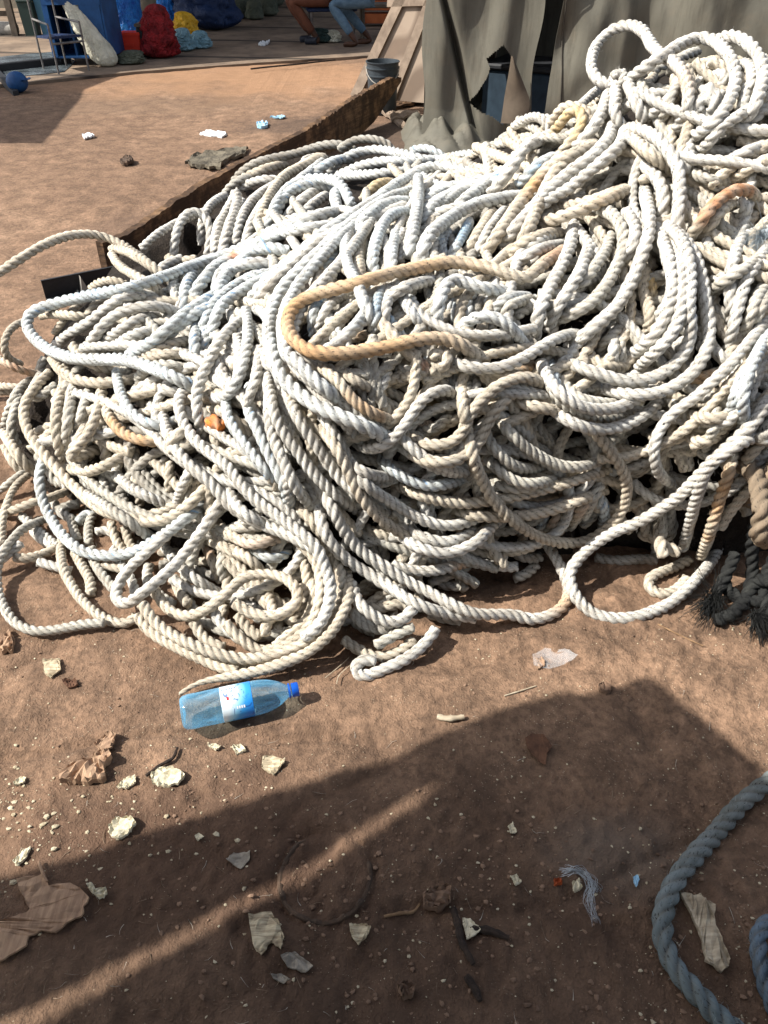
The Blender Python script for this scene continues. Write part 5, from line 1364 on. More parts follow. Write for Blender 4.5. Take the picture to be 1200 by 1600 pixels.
for s, a, b in zip(s_all, zt, zb):
    col = []; colb = []
    for k in range(rows):
        z = b+(a-b)*k/(rows-1); bow = .004*mnoise.noise(Vector((s*3, z*6, 2)))
        p = A0+bd*s+bn*(bow+.05*math.sin(max(0, s)/3.2*3.1)*0); q = p-bn*.038; col.append((p[0], p[1], z)); colb.append((q[0], q[1], z+(.004 if k == rows-1 else 0)))
    front.append(col); back.append(colb[::-1])
strip = [f+b_+[f[0]] for f, b_ in zip(front, back)]
mb = MB(); mb.grid(strip); nn = len(strip[0]); mb.f.append(tuple(range(nn-1))); L0 = (len(strip)-1)*nn; mb.f.append(tuple(L0+k for k in range(nn-2, -1, -1)))
m = NM('old_brown_timber', .85, .2); v = m.map(m.obj(), (2.5, 2.5, 40), (0, .0, 0)); f = m.noise(v, 1.5, 5, .65, .5)
c = m.ramp(f, [(.3, srgb(76, 58, 44)), (.6, srgb(128, 100, 74)), (.78, srgb(160, 132, 100))]); c = m.mix(m.ramp(m.noise(m.obj(), 7, 5, .7), [(.45, .8), (.62, 0)]), c, srgb(44, 34, 28)); m.col(c); m.bump(f, .8, .008); M['timber'] = m.m
tag(mb.build('wooden_board', m.m, smooth=False), 'long weathered brown plank standing on edge behind the heap', 'plank')

# short black steel channel at its near end
q1, q2 = gp(72, 468), gp(178, 446); dr = (q2-q1)/np.linalg.norm(q2-q1); nr_ = np.array([dr[1], -dr[0], 0]); h_ = .085; LL = .62
ch = empty('steel_channel', tuple(q1)); tag(ch, 'short black steel channel with a pale rib, lying by the plank', 'channel iron')
M['steel'] = simple('black_steel', srgb(20, 22, 26), srgb(40, 42, 46), 14, .6, .3, spec=.4)
c0 = q1+dr*LL/2; az = math.atan2(dr[1], dr[0])
mb = MB(); mb.box(c0+np.array([0, 0, h_/2]), (LL, .006, h_), az); mb.box(c0-nr_*-.04+np.array([0, 0, .003]), (LL, .075, .006), az); mb.box(c0+nr_*-.0+np.array([0,0,h_+.002]), (LL, .012, .004), az); mb.build('channel', M['steel'], ch, smooth=False)
mb = MB(); e0 = q1+dr*.165+nr_*.006; mb.prism([e0+np.array([0,0,.004])-dr*.012, e0+dr*.026+np.array([0,0,.004]), e0+np.array([0,0,h_-.002])], nr_*.03); M['palemetal'] = simple('pale_metal', srgb(120,118,112), srgb(160,156,148), 20, .6, .2)
mb.build('rib', M['palemetal'], ch, smooth=False)

# ------------------------------------------------------------------ plywood panel with battens, bucket
PY0 = 7.75
def slant(px, py, y0=PY0, k=.34, s=-.5):                    # a panel leaning back: y = y0 + k*z + s*x
    d = ray(px, py); t = (y0+k*CAMH)/(d[1]-k*d[2]-s*d[0]); return np.array([0, 0, CAMH])+d*t
pl = empty('plywood_panel', tuple(slant(610, 150))); tag(pl, 'pale plywood panel with nailed battens leaning behind the tarpaulin', 'plywood panel')
def ext(a, b, f): a = np.array(a); b = np.array(b); return a+(b-a)*f
bl, br = slant(548, 152), slant(760, 168); tl_, tr_ = slant(622, -6), slant(790, -2)
tl2, tr2 = ext(bl, tl_, 2.1), ext(br, tr_, 2.1); nv = np.cross(br-bl, tl_-bl); nv /= np.linalg.norm(nv); nv = nv if nv[1] > 0 else -nv
m = NM('plywood', .75, .2); wv = m.n('ShaderNodeTexWave', wave_type='RINGS', rings_direction='SPHERICAL'); wv.inputs['Scale'].default_value = 1.6; wv.inputs['Distortion'].default_value = 7; wv.inputs['Detail'].default_value = 2; wv.inputs['Detail Scale'].default_value = .9
m.l(m.map(m.obj(), (1.3, 1, .55)), wv.inputs['Vector']); c = m.ramp(wv.outputs['Fac'], [(.2, srgb(104, 90, 78)), (.7, srgb(142, 127, 112))]); c = m.mix(m.ramp(m.noise(m.obj(), 5, 4), [(.5, 0), (.8, .5)]), c, srgb(120, 100, 84)); m.col(c); m.bump(wv.outputs['Fac'], .15, .002)
mb = MB(); mb.prism([bl, br, tr2, tl2], nv*.018); mb.build('sheet', m.m, pl, smooth=False)
m2 = simple('batten_wood', srgb(96, 82, 70), srgb(140, 124, 108), 8, .8, .4); M['batten'] = m2
def batten(a, b, w, nm='batten'):
    a = np.array(a); b = np.array(b); d = (b-a)/np.linalg.norm(b-a); sd = np.cross(d, nv); mb = MB()
    mb.prism([a-sd*w/2-nv*.003, a+sd*w/2-nv*.003, b+sd*w/2-nv*.003, b-sd*w/2-nv*.003], -nv*.028); mb.build(nm, M['batten'], pl, smooth=False)
up = (tl_-bl)/np.linalg.norm(tl_-bl); rt = (br-bl)/np.linalg.norm(br-bl)
batten(bl+rt*.05, bl+rt*.05+(tl_-bl)*2.05, .09)
p5a, p5b = slant(626, 122), slant(668, 15); batten(p5a-(p5b-p5a)*.5, p5a+(p5b-p5a)*2.6, .075)
q_a, q_b = slant(612, 6), slant(668, -2); batten(q_a-rt*.03, q_b+rt*.6, .06)
bq = gp(598, 178); bk = empty('bucket', (bq[0], bq[1], gzat(bq[0], bq[1]))); tag(bk, 'black plastic bucket standing in front of the plywood', 'bucket')
sb = scale_at((bq[0], bq[1], .2)); Rt = 25.5/sb; Hb = .385
M['bucket'] = simple('black_bucket_plastic', srgb(36, 44, 50), srgb(56, 64, 70), 12, .5, .1, spec=.4)
pr = [(Rt*.8, 0), (Rt*.83, .01), (Rt*.93, Hb*.72), (Rt*.99, Hb*.725), (Rt*.99, Hb*.745), (Rt*.94, Hb*.75), (Rt*.95, Hb*.86), (Rt*1.01, Hb*.865), (Rt*1.01, Hb*.885), (Rt*.96, Hb*.89), (Rt*.97, Hb*.975), (Rt*1.03, Hb*.98), (Rt*1.03, Hb), (Rt*.97, Hb), (Rt*.93, Hb*.9), (Rt*.78, .012), (.001, .012)]
mb = MB(); mb.lathe([(.001, 0)]+pr, 48); mb.build('body', M['bucket'], bk, local=True)
mb = MB(); mb.tube([(Rt*1.0*math.cos(t), -Rt*1.04*math.sin(t)-.003, Hb*.9-.12*math.sin(t)) for t in np.linspace(0, math.pi, 20)], .004, 6); mb.build('handle', M['palemetal'], bk, local=True)
for k, (lab, pts, mt) in enumerate([('split plank offcut lying right of the bucket', [(615,168),(660,160),(664,163),(618,174)], 'timber'), ('thin slat lying before the tarpaulin foot', [(592,180),(600,178),(640,205),(636,208)], 'batten'), ('small board offcut between bucket and tarpaulin', [(608,184),(650,180),(662,188),(612,194)], 'batten')]):
    flake('wood_offcut', 'wood offcut', lab, pts, .02, M[mt], .012, .0, sub=2, seed=k+60)

# ------------------------------------------------------------------ tarpaulin shelter
YT = 6.25; TS = -.3
def YF(x): return YT+TS*(x-.33)
def tp(px, py, off=0.0):                                   # point on the shelter's side plane
    d = ray(px, py); t = (YT-TS*.33+off)/(d[1]-TS*d[0]); return np.array([0, 0, CAMH])+d*t
m = NM('olive_tarpaulin', .75, .25); f = m.noise(m.obj(), 1.6, 5, .6, .4); f2 = m.noise(m.obj(), 9, 5, .65)
c = m.ramp(f, [(.3, srgb(82, 80, 72)), (.7, srgb(104, 101, 90))]); c = m.mix(m.ramp(m.noise(m.map(m.obj(), (5, 5, .6)), 2.2, 5, .7), [(.5, 0), (.7, .55)]), m.mix(m.ramp(f2, [(.5, 0), (.75, .3)]), c, srgb(112, 100, 84)), srgb(58, 54, 46)); m.col(c); b1 = m.bump(m.noise(m.map(m.obj(), (1, 1, .35)), 5, 3, .5, .8), .35, .02); m.bump(m.noise(m.obj(), 60, 3), .3, .003, b1); M['tarp'] = m.m
shelter = empty('tarpaulin_shelter', (1.9, YT, 0)); tag(shelter, 'olive canvas shelter with hanging side sheets and a ragged hole, behind the heap', 'shelter')
def sheet(x0, x1, z0, z1, nx, nz, fold, hole=None, left=None, right=None, th=.004):
    X = np.linspace(0, 1, nx); Z = np.linspace(z0, z1, nz); P = np.zeros((nz, nx, 3))
    for j, z in enumerate(Z):
        xl = left(z) if left else x0; xr = right(z) if right else x1
        for i, u in enumerate(X):
            x = xl+(xr-xl)*u; P[j, i] = (x, YF(x)+fold(x, z), z)
    keep = np.ones((nz-1, nx-1), bool)
    if hole is not None:
        cxx = (P[:-1, :-1]+P[1:, 1:])/2; q = cxx-np.array([0, 0, CAMH]); dpt = q[..., 1]*cP-q[..., 2]*sP; v_ = (q[..., 1]*sP+q[..., 2]*cP)/dpt
        keep &= ~inpoly(600+q[..., 0]/dpt*F, 800-v_*F, hole)
    mb = MB(); n = nz*nx; B2 = P+np.array([0, th, 0]); mb.v = [tuple(q) for q in P.reshape(-1, 3)]+[tuple(q) for q in B2.reshape(-1, 3)]
    def edge(j, i): return not (0 <= j < nz-1 and 0 <= i < nx-1) or not keep[j, i]
    for j in range(nz-1):
        for i in range(nx-1):
            if not keep[j, i]: continue
            a, b, c_, d = j*nx+i, j*nx+i+1, (j+1)*nx+i+1, (j+1)*nx+i
            mb.f.append((a, b, c_, d)); mb.f.append((n+d, n+c_, n+b, n+a))
            if edge(j-1, i): mb.f.append((a, n+a, n+b, b))
            if edge(j+1, i): mb.f.append((d, c_, n+c_, n+d))
            if edge(j, i-1): mb.f.append((a, d, n+d, n+a))
            if edge(j, i+1): mb.f.append((b, n+b, n+c_, c_))
    return mb
def xat(px, py): return tp(px, py)[0]
def crease(x, z, x0, x1, z0=0., z1=.95, w=.03, d=.06):      # a sharp pleat running between two points
    xc = x0+(x1-x0)*(z-z0)/(z1-z0); return d*math.exp(-((x-xc)/w)**2)
xa0, za0 = tp(733, 165)[0], tp(733, 165)[2]; xa1, za1 = tp(695, 0)[0], tp(695, 0)[2]
def fold1(x, z):
    f = .035*math.sin(x*7+z*1.4)+.012*math.sin(x*15-z*3+1)+.05*mnoise.noise(Vector((x*4, z*1.2, 0)))+.02*mnoise.noise(Vector((x*9, z*2, 4)))
    f += crease(x, z, xa0, xa1, za0, za1, .022, .12)
    return f-.14*max(0, .25-z)*(1+.5*math.sin(x*11+z*5))
def fold2(x, z):
    return -.04+.04*math.sin(x*6.3+z*1.2+2)+.016*math.sin(x*13-z*2.3)+.07*mnoise.noise(Vector((x*3.2, z*1.6, 7)))+.04*mnoise.noise(Vector((x*8, z*4, 3)))+.03*math.sin((x-z*.5)*17)*max(0, math.sin(x*2))
xl1, xr1 = xat(664, 60), xat(848, 60)
hole = [(787,70),(772,82),(760,92),(766,106),(763,116),(757,128),(745,146),(732,160),(742,168),(752,176),(768,182),(786,196),(791,170),(794,140),(797,110),(799,88)]
mb = sheet(0, 1, .0, 2.05, 150, 200, fold1, hole, lambda z: xat(664, 60)+.02*math.sin(z*7)-(.08*max(0, .35-z)), lambda z: xat(829, 160)+(xat(850, 0)-xat(829, 160))*min(1.2, z/.9)+.015*math.sin(z*9))
mb.build('side_sheet', M['tarp'], shelter, fix=False)
mb = sheet(0, 1, .0, 2.05, 220, 120, fold2, None, lambda z: xat(846, 180)+(xat(876, 0)-xat(846, 180))*min(1.2, z/.9), lambda z: 4.3)
o_ = mb.build('side_sheet', M['tarp'], shelter, fix=False)
mb = MB(); xs_ = lambda z: xat(868, 185)+(xat(872, 0)-xat(868, 185))*min(1.4, z/.9)
mb.tube([(xs_(z)+.035, YF(xs_(z)+.035)+fold2(xs_(z)+.035, z)-.008, z) for z in np.linspace(0, 2.0, 60)], .005, 6); mb.build('seam', simple('seam_cord', srgb(60, 56, 50), srgb(80, 76, 68), 20, .9, .2), shelter)
mb = MB(); mb.add([(xl1, YF(xl1), 2.03), (4.3, YF(4.3), 2.03), (4.3, YT+2.4, 2.3), (xl1+.35, YT+2.4, 2.3), (xl1, YF(xl1), 2.05), (4.3, YF(4.3), 2.05), (4.3, YT+2.4, 2.32), (xl1+.35, YT+2.4, 2.32)], [(0,1,2,3),(7,6,5,4),(0,4,5,1),(1,5,6,2),(2,6,7,3),(3,7,4,0)]); mb.build('roof_sheet', M['tarp'], shelter, smooth=False)
mb = MB(); mb.box(((xl1+4.6)/2, YT+2.42, 1.15), (4.3-xl1-.3, .02, 2.3)); mb.box((xl1+.62, YT+2.3, 1.0), (.02, .2, 2.0)); mb.build('back_sheet', M['tarp'], shelter, smooth=False)
mb = MB(); mb.prism([(xl1+.01, YT+.12, .02), (xl1+.36, YT+2.4, .02), (xl1+.36, YT+2.4, 2.3), (xl1+.01, YT+.12, 2.02)], (.015, 0, 0)); mb.build('end_sheet', M['tarp'], shelter, smooth=False)
for x in (xl1+.06, 4.2):
    mb = MB(); mb.tube([(x, YF(x)+.16, 0), (x, YF(x)+.16, 2.02)], .03, 10); mb.build('post', M['batten'], shelter)
# the torn flap hanging at the hole's right side and the heaped foot of the sheet
mb = MB(); G = []
for a_ in np.linspace(0, 1, 14):
    L_ = tp(799+(782-799)*a_, 87+(192-87)*a_, -.05); R_ = tp(801+(829-801)*min(1, a_*1.5)-(20*max(0, a_-.66)), 87+(160-87)*min(1, a_*1.45)+(28*max(0, a_-.66)*3), -.07)
    G.append([L_+(R_-L_)*t+np.array([0, -.035*math.sin(t*3.1)-.01*math.sin(a_*8), 0]) for t in np.linspace(0, 1, 9)])
G = np.array(G); mb.grid(G); n0 = len(mb.v); mb.v += [(x, y+.004, z) for x, y, z in mb.v[:n0]]; mb.f += [tuple(i+n0 for i in f[::-1]) for f in mb.f[:]]
mb.build('torn_flap', simple('tarp_inside', srgb(72, 63, 53), srgb(90, 79, 67), 6, .8, .5), shelter, fix=False)
def crumple(cxp, cyp, wx, wy, h, seed, mat, nm, parent=None):
    q = gp(cxp, cyp); mb = MB(); G = []
    for v_ in np.linspace(-1, 1, 46):
        row = []
        for u_ in np.linspace(-1, 1, 60):
            e = max(0, 1-(abs(u_)**3+abs(v_)**3)); n_ = .2+abs(mnoise.noise(Vector((u_*2.0+seed, v_*1.5, 0))))+.3*abs(mnoise.noise(Vector((u_*4+v_*2+seed, v_*2.2, 3))))
            row.append((q[0]+u_*wx*(1+.18*mnoise.noise(Vector((v_*2, seed, 1)))), q[1]+v_*wy*(1+.2*mnoise.noise(Vector((u_*2, seed, 5)))), .0+h*e**.6*(.25+1.5*n_)))
        G.append(row)
    mb.grid(np.array(G)); n0 = len(mb.v); mb.v += [(x, y, z-.006) for x, y, z in mb.v[:n0]]; mb.f += [tuple(i+n0 for i in f[::-1]) for f in mb.f[:]]
    return mb.build(nm, mat, parent, fix=False)
crumple(700, 218, .36, .62, .15, 2, M['tarp'], 'crumpled_foot', shelter)
crumple(760, 205, .38, .3, .19, 6, M['tarp'], 'crumpled_foot', shelter)
# dark box seen through the hole
bx = empty('storage_box', (1.0, YT+.45, 0)); tag(bx, 'dark blue-grey box standing inside the shelter, seen through the torn hole', 'box')
M['dkblue'] = simple('dark_blue_paint', srgb(34, 48, 60), srgb(54, 70, 84), 8, .6, .2)
mb = MB(); mb.box((1.2, YT+.25, .24), (.8, .5, .46), -.5, bev=.015); mb.build('body', M['dkblue'], bx, smooth=False)
mb = MB(); mb.box((1.2, YT+.25, .49), (.84, .54, .04), -.5, bev=.012); mb.build('lid', M['steel'], bx, smooth=False)

# ------------------------------------------------------------------ far yard
def col(name, c1, c2, sc=8, rough=.7, b=.3, bd=.01): M[name] = simple(name+'_finish', srgb(*c1), srgb(*c2), sc, rough, b, bd); return M[name]
col('wall', (84, 82, 74), (126, 118, 104), 1.5, .9, .6, .03); col('greywood', (70, 62, 54), (104, 94, 82), 6); col('bluebin', (58, 104, 128), (82, 128, 150), 3, .5, .1); col('greenbin', (32, 50, 48), (48, 66, 60), 3, .5, .1)
col('blue', (22, 56, 96), (34, 84, 138), 5, .55, .2); col('bright_blue', (12, 66, 160), (50, 150, 236), 9, .35, 1, .05); col('redcloth', (72, 12, 18), (156, 34, 38), 9, .8, 1, .05); col('redplastic', (190, 44, 28), (214, 64, 40), 4, .5, .1)
col('yellowbag', (186, 140, 20), (214, 170, 50), 8, .5, .8, .02); col('palebag', (86, 122, 136), (124, 156, 166), 8, .5, .8, .02); col('sack', (168, 166, 148), (206, 202, 184), 8, .8, .9, .02); col('darktarp', (16, 32, 62), (28, 48, 84), 5, .6, .8, .03)
col('olive_sack', (58, 64, 54), (92, 94, 80), 9, .9, .8, .02); col('skin', (58, 38, 28), (82, 54, 38), 12, .55, .1, .002); col('brownpants', (84, 50, 36), (104, 64, 46), 10, .85, .4); col('jeans', (60, 84, 104), (92, 116, 134), 14, .85, .5)
col('denim', (70, 104, 128), (104, 138, 158), 12, .85, .5); col('redshirt', (160, 20, 30), (190, 34, 42), 8, .85, .5); col('shoe', (20, 24, 34), (34, 38, 48), 8, .6, .2); col('orangewood', (150, 76, 40), (180, 100, 56), 6, .7, .3); col('hair', (12, 10, 10), (24, 20, 18), 30, .9, .8)
# walls and shed at the back
mb = MB(); mb.box((-8.3, 16.2, .8), (11, .2, 1.6), -.09); mb.build
wo = mb.build('block_wall', M['wall'], smooth=False); tag(wo, 'stained grey block wall at the far left of the yard', 'wall')
mb = MB(); mb.box((4.0, 19.0, 1.1), (20, .2, 2.2), -.02); tag(mb.build('block_wall', M['wall'], smooth=False), 'far block wall closing the yard behind the benches', 'wall')
# low rail in front of the wall
q = gp(-20, 62); rail = empty('rail_fence', tuple(q)); tag(rail, 'broken low timber rail fence at the far left', 'fence')
for x_ in (-120, -40, 26):
    g_ = gp(x_, 60); mb = MB(); mb.box((g_[0], g_[1], .4), (.08, .06, .8)); mb.build('post', M['greywood'], rail, smooth=False)
for z_ in (.28, .6):
    a_, b_ = gp(-130, 60), gp(30, 58); mb = MB(); c_ = (a_+b_)/2; mb.box((c_[0], c_[1]-.05, z_), (np.linalg.norm(b_-a_), .03, .06), math.atan2(b_[1]-a_[1], b_[0]-a_[0])); mb.build('rail', M['greywood'], rail, smooth=False)
def bin_(px, py, w, h, mat, label, lid=True):
    g_ = gp(px, py, .03); s_ = scale_at(g_); e = empty('bin', (g_[0], g_[1], .03)); W_ = w/s_; tag(e, label, 'bin')
    mb = MB(); mb.add([(-W_*.42,-W_*.4,0),(W_*.42,-W_*.4,0),(W_*.42,W_*.4,0),(-W_*.42,W_*.4,0),(-W_*.5,-W_*.5,h),(W_*.5,-W_*.5,h),(W_*.5,W_*.5,h),(-W_*.5,W_*.5,h)], [(0,1,5,4),(1,2,6,5),(2,3,7,6),(3,0,4,7),(3,2,1,0),(4,5,6,7)]); mb.build('body', mat, e, smooth=False, local=True)
    mb = MB(); mb.box((0, 0, h+.02), (W_*1.1, W_*1.1, .045), bev=.015); mb.build('lid', mat, e, smooth=False, local=True); return e
bin_(70+10, 54, 23, .42, M['bluebin'], 'pale blue-grey bin with a lid at the far left')
bin_(53, 55, 22, .38, M['greenbin'], 'dark green bin left of the pale blue one')
g_ = gp(18, 58); mb = MB(); mb.tube([(g_[0]-.12, g_[1], .1), (g_[0]+.1, g_[1]-.03, .1)], .085, 14); tag(mb.build('tin_can', M['palemetal']), 'pale tin can on its side by the rail fence', 'can')
for k, (px, py, h_, lab) in enumerate([(172, 58, 1.9, 'thin grey pole standing by the blue-wrapped barrel'), (104, 52, 1.7, 'slanting grey pole beside the pale blue-grey bin')]):
    g_ = gp(px, py, .03); mb = MB(); mb.tube([(g_[0], g_[1], .03), (g_[0]-.12*(1+k), g_[1]+.02, h_*.5), (g_[0]-.22*(1+k), g_[1]+.05, h_)], .022, 8); tag(mb.build('pole', M['greywood']), lab, 'pole')
# big blue cart box behind the chair
g_ = gp(128, 104, .03); cb = empty('blue_crate', (g_[0], g_[1]+.35, .03)); s_ = scale_at(g_); w_ = 88/s_; tag(cb, 'large blue box on castors behind the folding chair', 'crate')
mb = MB(); h_ = .56; mb.box((0, .28, .08+h_/2), (w_, .02, h_)); mb.box((0, -.28, .08+h_*.93), (w_, .02, h_*.14)); mb.box((w_*.3, -.28, .08+h_/2), (w_*.36, .016, h_)); mb.box((-w_*.46, -.28, .08+h_/2), (w_*.08, .016, h_)); mb.box((-w_/2, 0, .08+h_/2), (.02, .56, h_)); mb.box((w_/2, 0, .08+h_/2), (.02, .56, h_)); mb.box((0, 0, .08), (w_, .56, .02)); mb.box((-w_*.1, 0, .08+h_/2), (.02, .5, h_)); mb.build('box', M['blue'], cb, smooth=False, local=True)
mb = MB(); mb.box((0, 0, .08+h_+.015), (w_*1.04, .6, .03), bev=.01); mb.build('lid', M['palemetal'], cb, smooth=False, local=True)
for sx_ in (-1, 1):
    for sy_ in (-1, 1): mb = MB(); mb.tube([(sx_*w_*.42-.015, sy_*.22, .04), (sx_*w_*.42+.015, sy_*.22, .04)], .04, 12); mb.build('wheel', M['steel'], cb, local=True)
# folding chair of steel tube
g1_, g2_ = gp(92, 116, .03), gp(139, 110, .03); ch2 = empty('metal_chair', tuple((g1_+g2_)/2)); tag(ch2, 'steel tube chair with dark sling seat standing beside the white sack', 'chair')
d_ = (g2_-g1_); wv_ = np.linalg.norm(d_); d_ /= wv_; pn = np.array([-d_[1], d_[0], 0]); Z3 = np.array([0, 0, 1.])
M['tube'] = simple('steel_tube', srgb(84, 82, 82), srgb(130, 126, 122), 20, .5, .2, metal=.4)
def fr(*p): mb = MB(); mb.tube([tuple(q) for q in p], .011, 8); return mb
c1_, c2_ = g1_-d_*.0, g2_; o1, o2 = g1_+pn*.42+d_*.04, g2_+pn*.42-d_*.04
fr(c1_, c1_+Z3*.44).build('leg', M['tube'], ch2); fr(c2_, c2_+Z3*.44).build('leg', M['tube'], ch2)
fr(o1, o1+Z3*.78).build('leg', M['tube'], ch2); fr(o2, o2+Z3*.78).build('leg', M['tube'], ch2)
fr(c1_+Z3*.44, o1+Z3*.46).build('arm_rail', M['tube'], ch2); fr(c2_+Z3*.44, o2+Z3*.46).build('arm_rail', M['tube'], ch2); fr(c1_+Z3*.27, c2_+Z3*.27).build('cross_bar', M['tube'], ch2); fr(o1+Z3*.76, o2+Z3*.76).build('back_rail', M['tube'], ch2)
mb = MB(); mb.prism([c1_+Z3*.33+d_*.01, c2_+Z3*.33-d_*.01, o2+Z3*.31, o1+Z3*.31], (0, 0, -.02)); mb.build('seat', M['darktarp'], ch2, smooth=False)
# sacks, bundles
def lump(name, cat, label, px, py, w, h, mat, lean=(0, 0), top=.4, seed=0, depth=.8, rough=.12, group=None, z0=.03, parent=None):
    g_ = gp(px, py, z0); s_ = scale_at(g_); W_ = w/s_/2; H = h; mb = MB(); G = []
    for j, t in enumerate(np.linspace(0, 1, 60)):
        rr_ = W_*(math.sqrt(max(0, 1-(1-min(1, t*5))**2))*.9+.1)*(1-(1-top)*t**1.4)*(math.sqrt(max(.0, 1-max(0, (t-.86)/.14)**2)))
        row = []
        for k in range(73):
            an = 2*math.pi*k/72; nn_ = 1+rough*(-.12/(.08+abs(mnoise.noise(Vector((math.cos(an)*2.2+seed, math.sin(an)*2.2+t, t*3.5+seed)))))*.35+.5*abs(mnoise.noise(Vector((math.cos(an)*6+seed, math.sin(an)*6+t*2, t*11+seed))))+mnoise.noise(Vector((math.cos(an)*1.7+seed, math.sin(an)*1.7, t*3)))+.8*abs(mnoise.noise(Vector((math.cos(an)*4+seed, math.sin(an)*4, t*7)))))
            row.append((g_[0]+rr_*nn_*math.cos(an)+lean[0]*t, g_[1]+W_*0+rr_*nn_*math.sin(an)*depth+lean[1]*t, z0+H*t+.0))
        G.append(row)
    mb.grid(np.array(G)); return tag(mb.build(name, mat, parent), label, cat, group)
lump('white_sack', 'sack', 'tall off-white woven sack leaning against the blue crate', 170, 104, 46, .68, M['sack'], (-.38, .16), .5, 3, .8, .16)
brl = lump('blue_barrel', 'barrel', 'tall barrel wrapped in a bright blue plastic bag', 203, 64, 52, .95, M['bright_blue'], (-.02, 0), .95, 5, .9, .1)
g_ = gp(205, 90, .03); rc = empty('red_crate', (g_[0], g_[1], .03)); tag(rc, 'red plastic crate in front of the blue-wrapped barrel', 'crate'); s_ = scale_at(g_); w_ = 36/s_
mb = MB(); mb.box((0, .14, .12), (w_, .28, .24), bev=.012); mb.build('body', M['redplastic'], rc, smooth=False, local=True)
mb = MB(); mb.box((0, -.003, .235), (w_*1.06, .02, .03)); mb.box((w_*.05, -.004, .13), (w_*.3, .01, .03)); mb.build('rim', M['redplastic'], rc, smooth=False, local=True)
g_ = gp(232, 90, .03); dc = empty('black_crate', (g_[0], g_[1], .03)); tag(dc, 'dark crate squeezed between the red crate and red cloth', 'crate'); mb = MB(); mb.box((0, .2, .15), (.2, .36, .3), bev=.01); mb.build('body', M['steel'], dc, smooth=False, local=True)
mb = MB(); mb.box((0, .2, .315), (.22, .38, .03)); mb.build('rim', M['greywood'], dc, smooth=False, local=True)
lump('brown_bag', 'bag', 'slumped brown-grey bag at the foot of the white sack', 205, 100, 44, .13, M['olive_sack'], (.02, .05), .6, 9, .7, .3)
lump('red_cloth_bundle', 'bundle', 'heaped dark red cloth bundle beside the crates', 253, 90, 62, .52, M['redcloth'], (-.02, .1), .45, 12, .8, .35)
lump('yellow_bag', 'bag', 'yellow plastic bag resting behind the pale blue bag', 296, 66, 46, .34, M['yellowbag'], (-.05, 0), .5, 15, .8, .35)
lump('pale_blue_bag', 'bag', 'pale blue plastic bag slumped on the paving right of the red cloth', 288, 80, 34, .24, M['palebag'], (0, .05), .5, 18, .8, .35)
lump('grey_bag', 'bag', 'small greyish plastic bag touching the pale blue bag', 313, 76, 34, .19, M['palebag'], (0, .05), .5, 21, .8, .35)
lump('blue_bag', 'bag', 'bright blue peaked bag standing behind the red cloth', 270, 44, 40, .62, M['bright_blue'], (-.06, 0), .15, 24, .8, .25)
lump('dark_blue_cover', 'cover', 'dark blue sheet draped over a tall stack behind the bags', 335, 46, 96, 1.1, M['darktarp'], (-.3, .2), .55, 27, .8, .25)
lump('grey_crate_stack', 'stack', 'dim grey stack behind the red cloth and barrel', 236, 30, 50, .9, M['wall'], (0, 0), .9, 29, .8, .1)
for k, (px, py, w, h) in enumerate([(372,27,36,.3),(398,29,30,.26),(420,23,32,.3),(384,12,34,.62),(408,10,34,.6),(430,8,30,.5)]):
    lump('filled_sack', 'sack', ['lower left', 'lower middle', 'lower right', 'upper left', 'upper middle', 'upper right'][k]+' olive sack of the pile in the distance', px, py+2, w, h, M['olive_sack'], (0, .1), .6, 33+k, .9, .15, 'olive sacks piled in the distance')
# blue ball and dark tool at the left edge
g_ = gp(31, 146); mb = MB(); r = 16/scale_at(g_); mb.lathe([(r*math.sin(t), r-r*math.cos(t)) for t in np.linspace(.02, 3.12, 22)], 32, lambda an, z, rr: rr*(1+.02*math.sin(an*3)))
hl = empty('blue_helmet', (g_[0], g_[1], gzat(g_[0], g_[1]))); tag(hl, 'blue plastic helmet lying on the ground at the left', 'helmet'); mb.v = [(x, y, z*.92) for x, y, z in mb.v]; mb.build('shell', M['blue'], hl, local=True)
mb = MB(); mb.add([(r*.75*math.cos(t), r*.75*math.sin(t)-0, r*1.0) for t in np.linspace(-.9, .9, 9)]+[(r*1.35*math.cos(t*.8), r*1.2*math.sin(t*.8), r*1.15) for t in np.linspace(-.9, .9, 9)]+[(r*1.35*math.cos(t*.8), r*1.2*math.sin(t*.8), r*1.22) for t in np.linspace(-.9, .9, 9)]+[(r*.75*math.cos(t), r*.75*math.sin(t), r*1.1) for t in np.linspace(-.9, .9, 9)], [(a_*9+i, a_*9+i+1, ((a_+1) % 4)*9+i+1, ((a_+1) % 4)*9+i) for a_ in range(4) for i in range(8)]); mb.build('peak', M['blue'], hl, local=True)
ga, gb = gp(-30, 105), gp(22, 152); mb = MB(); mb.prism([ga+Z3*.16, ga+Z3*.02, gb+Z3*.01, gb+Z3*.05], (.03, .06, 0)); tag(mb.build('scrap_plate', M['steel'], smooth=False), 'dark steel plate slanting in at the left edge beside the helmet', 'metal plate')
# dark beam edging the paving
ga, gb = gp(-60, 124), gp(112, 104); c_ = (ga+gb)/2; mb = MB(); mb.box((c_[0], c_[1], .06), (np.linalg.norm(gb-ga), .07, .09), math.atan2(gb[1]-ga[1], gb[0]-ga[0]), bev=.008); tag(mb.build('timber_beam', M['steel'], smooth=False), 'dark beam lying along the wet patch at left', 'beam')
ga, gb = gp(392, 109, .036), gp(524, 95, .036); mb = MB(); mb.tube([tuple(ga+(gb-ga)*t+np.array([0, .01*math.sin(t*9), .008])) for t in np.linspace(0, 1, 12)], .009, 6); tag(mb.build('iron_rod', M['darkwood']), 'thin dark rod along the front edge of the paving', 'rod')
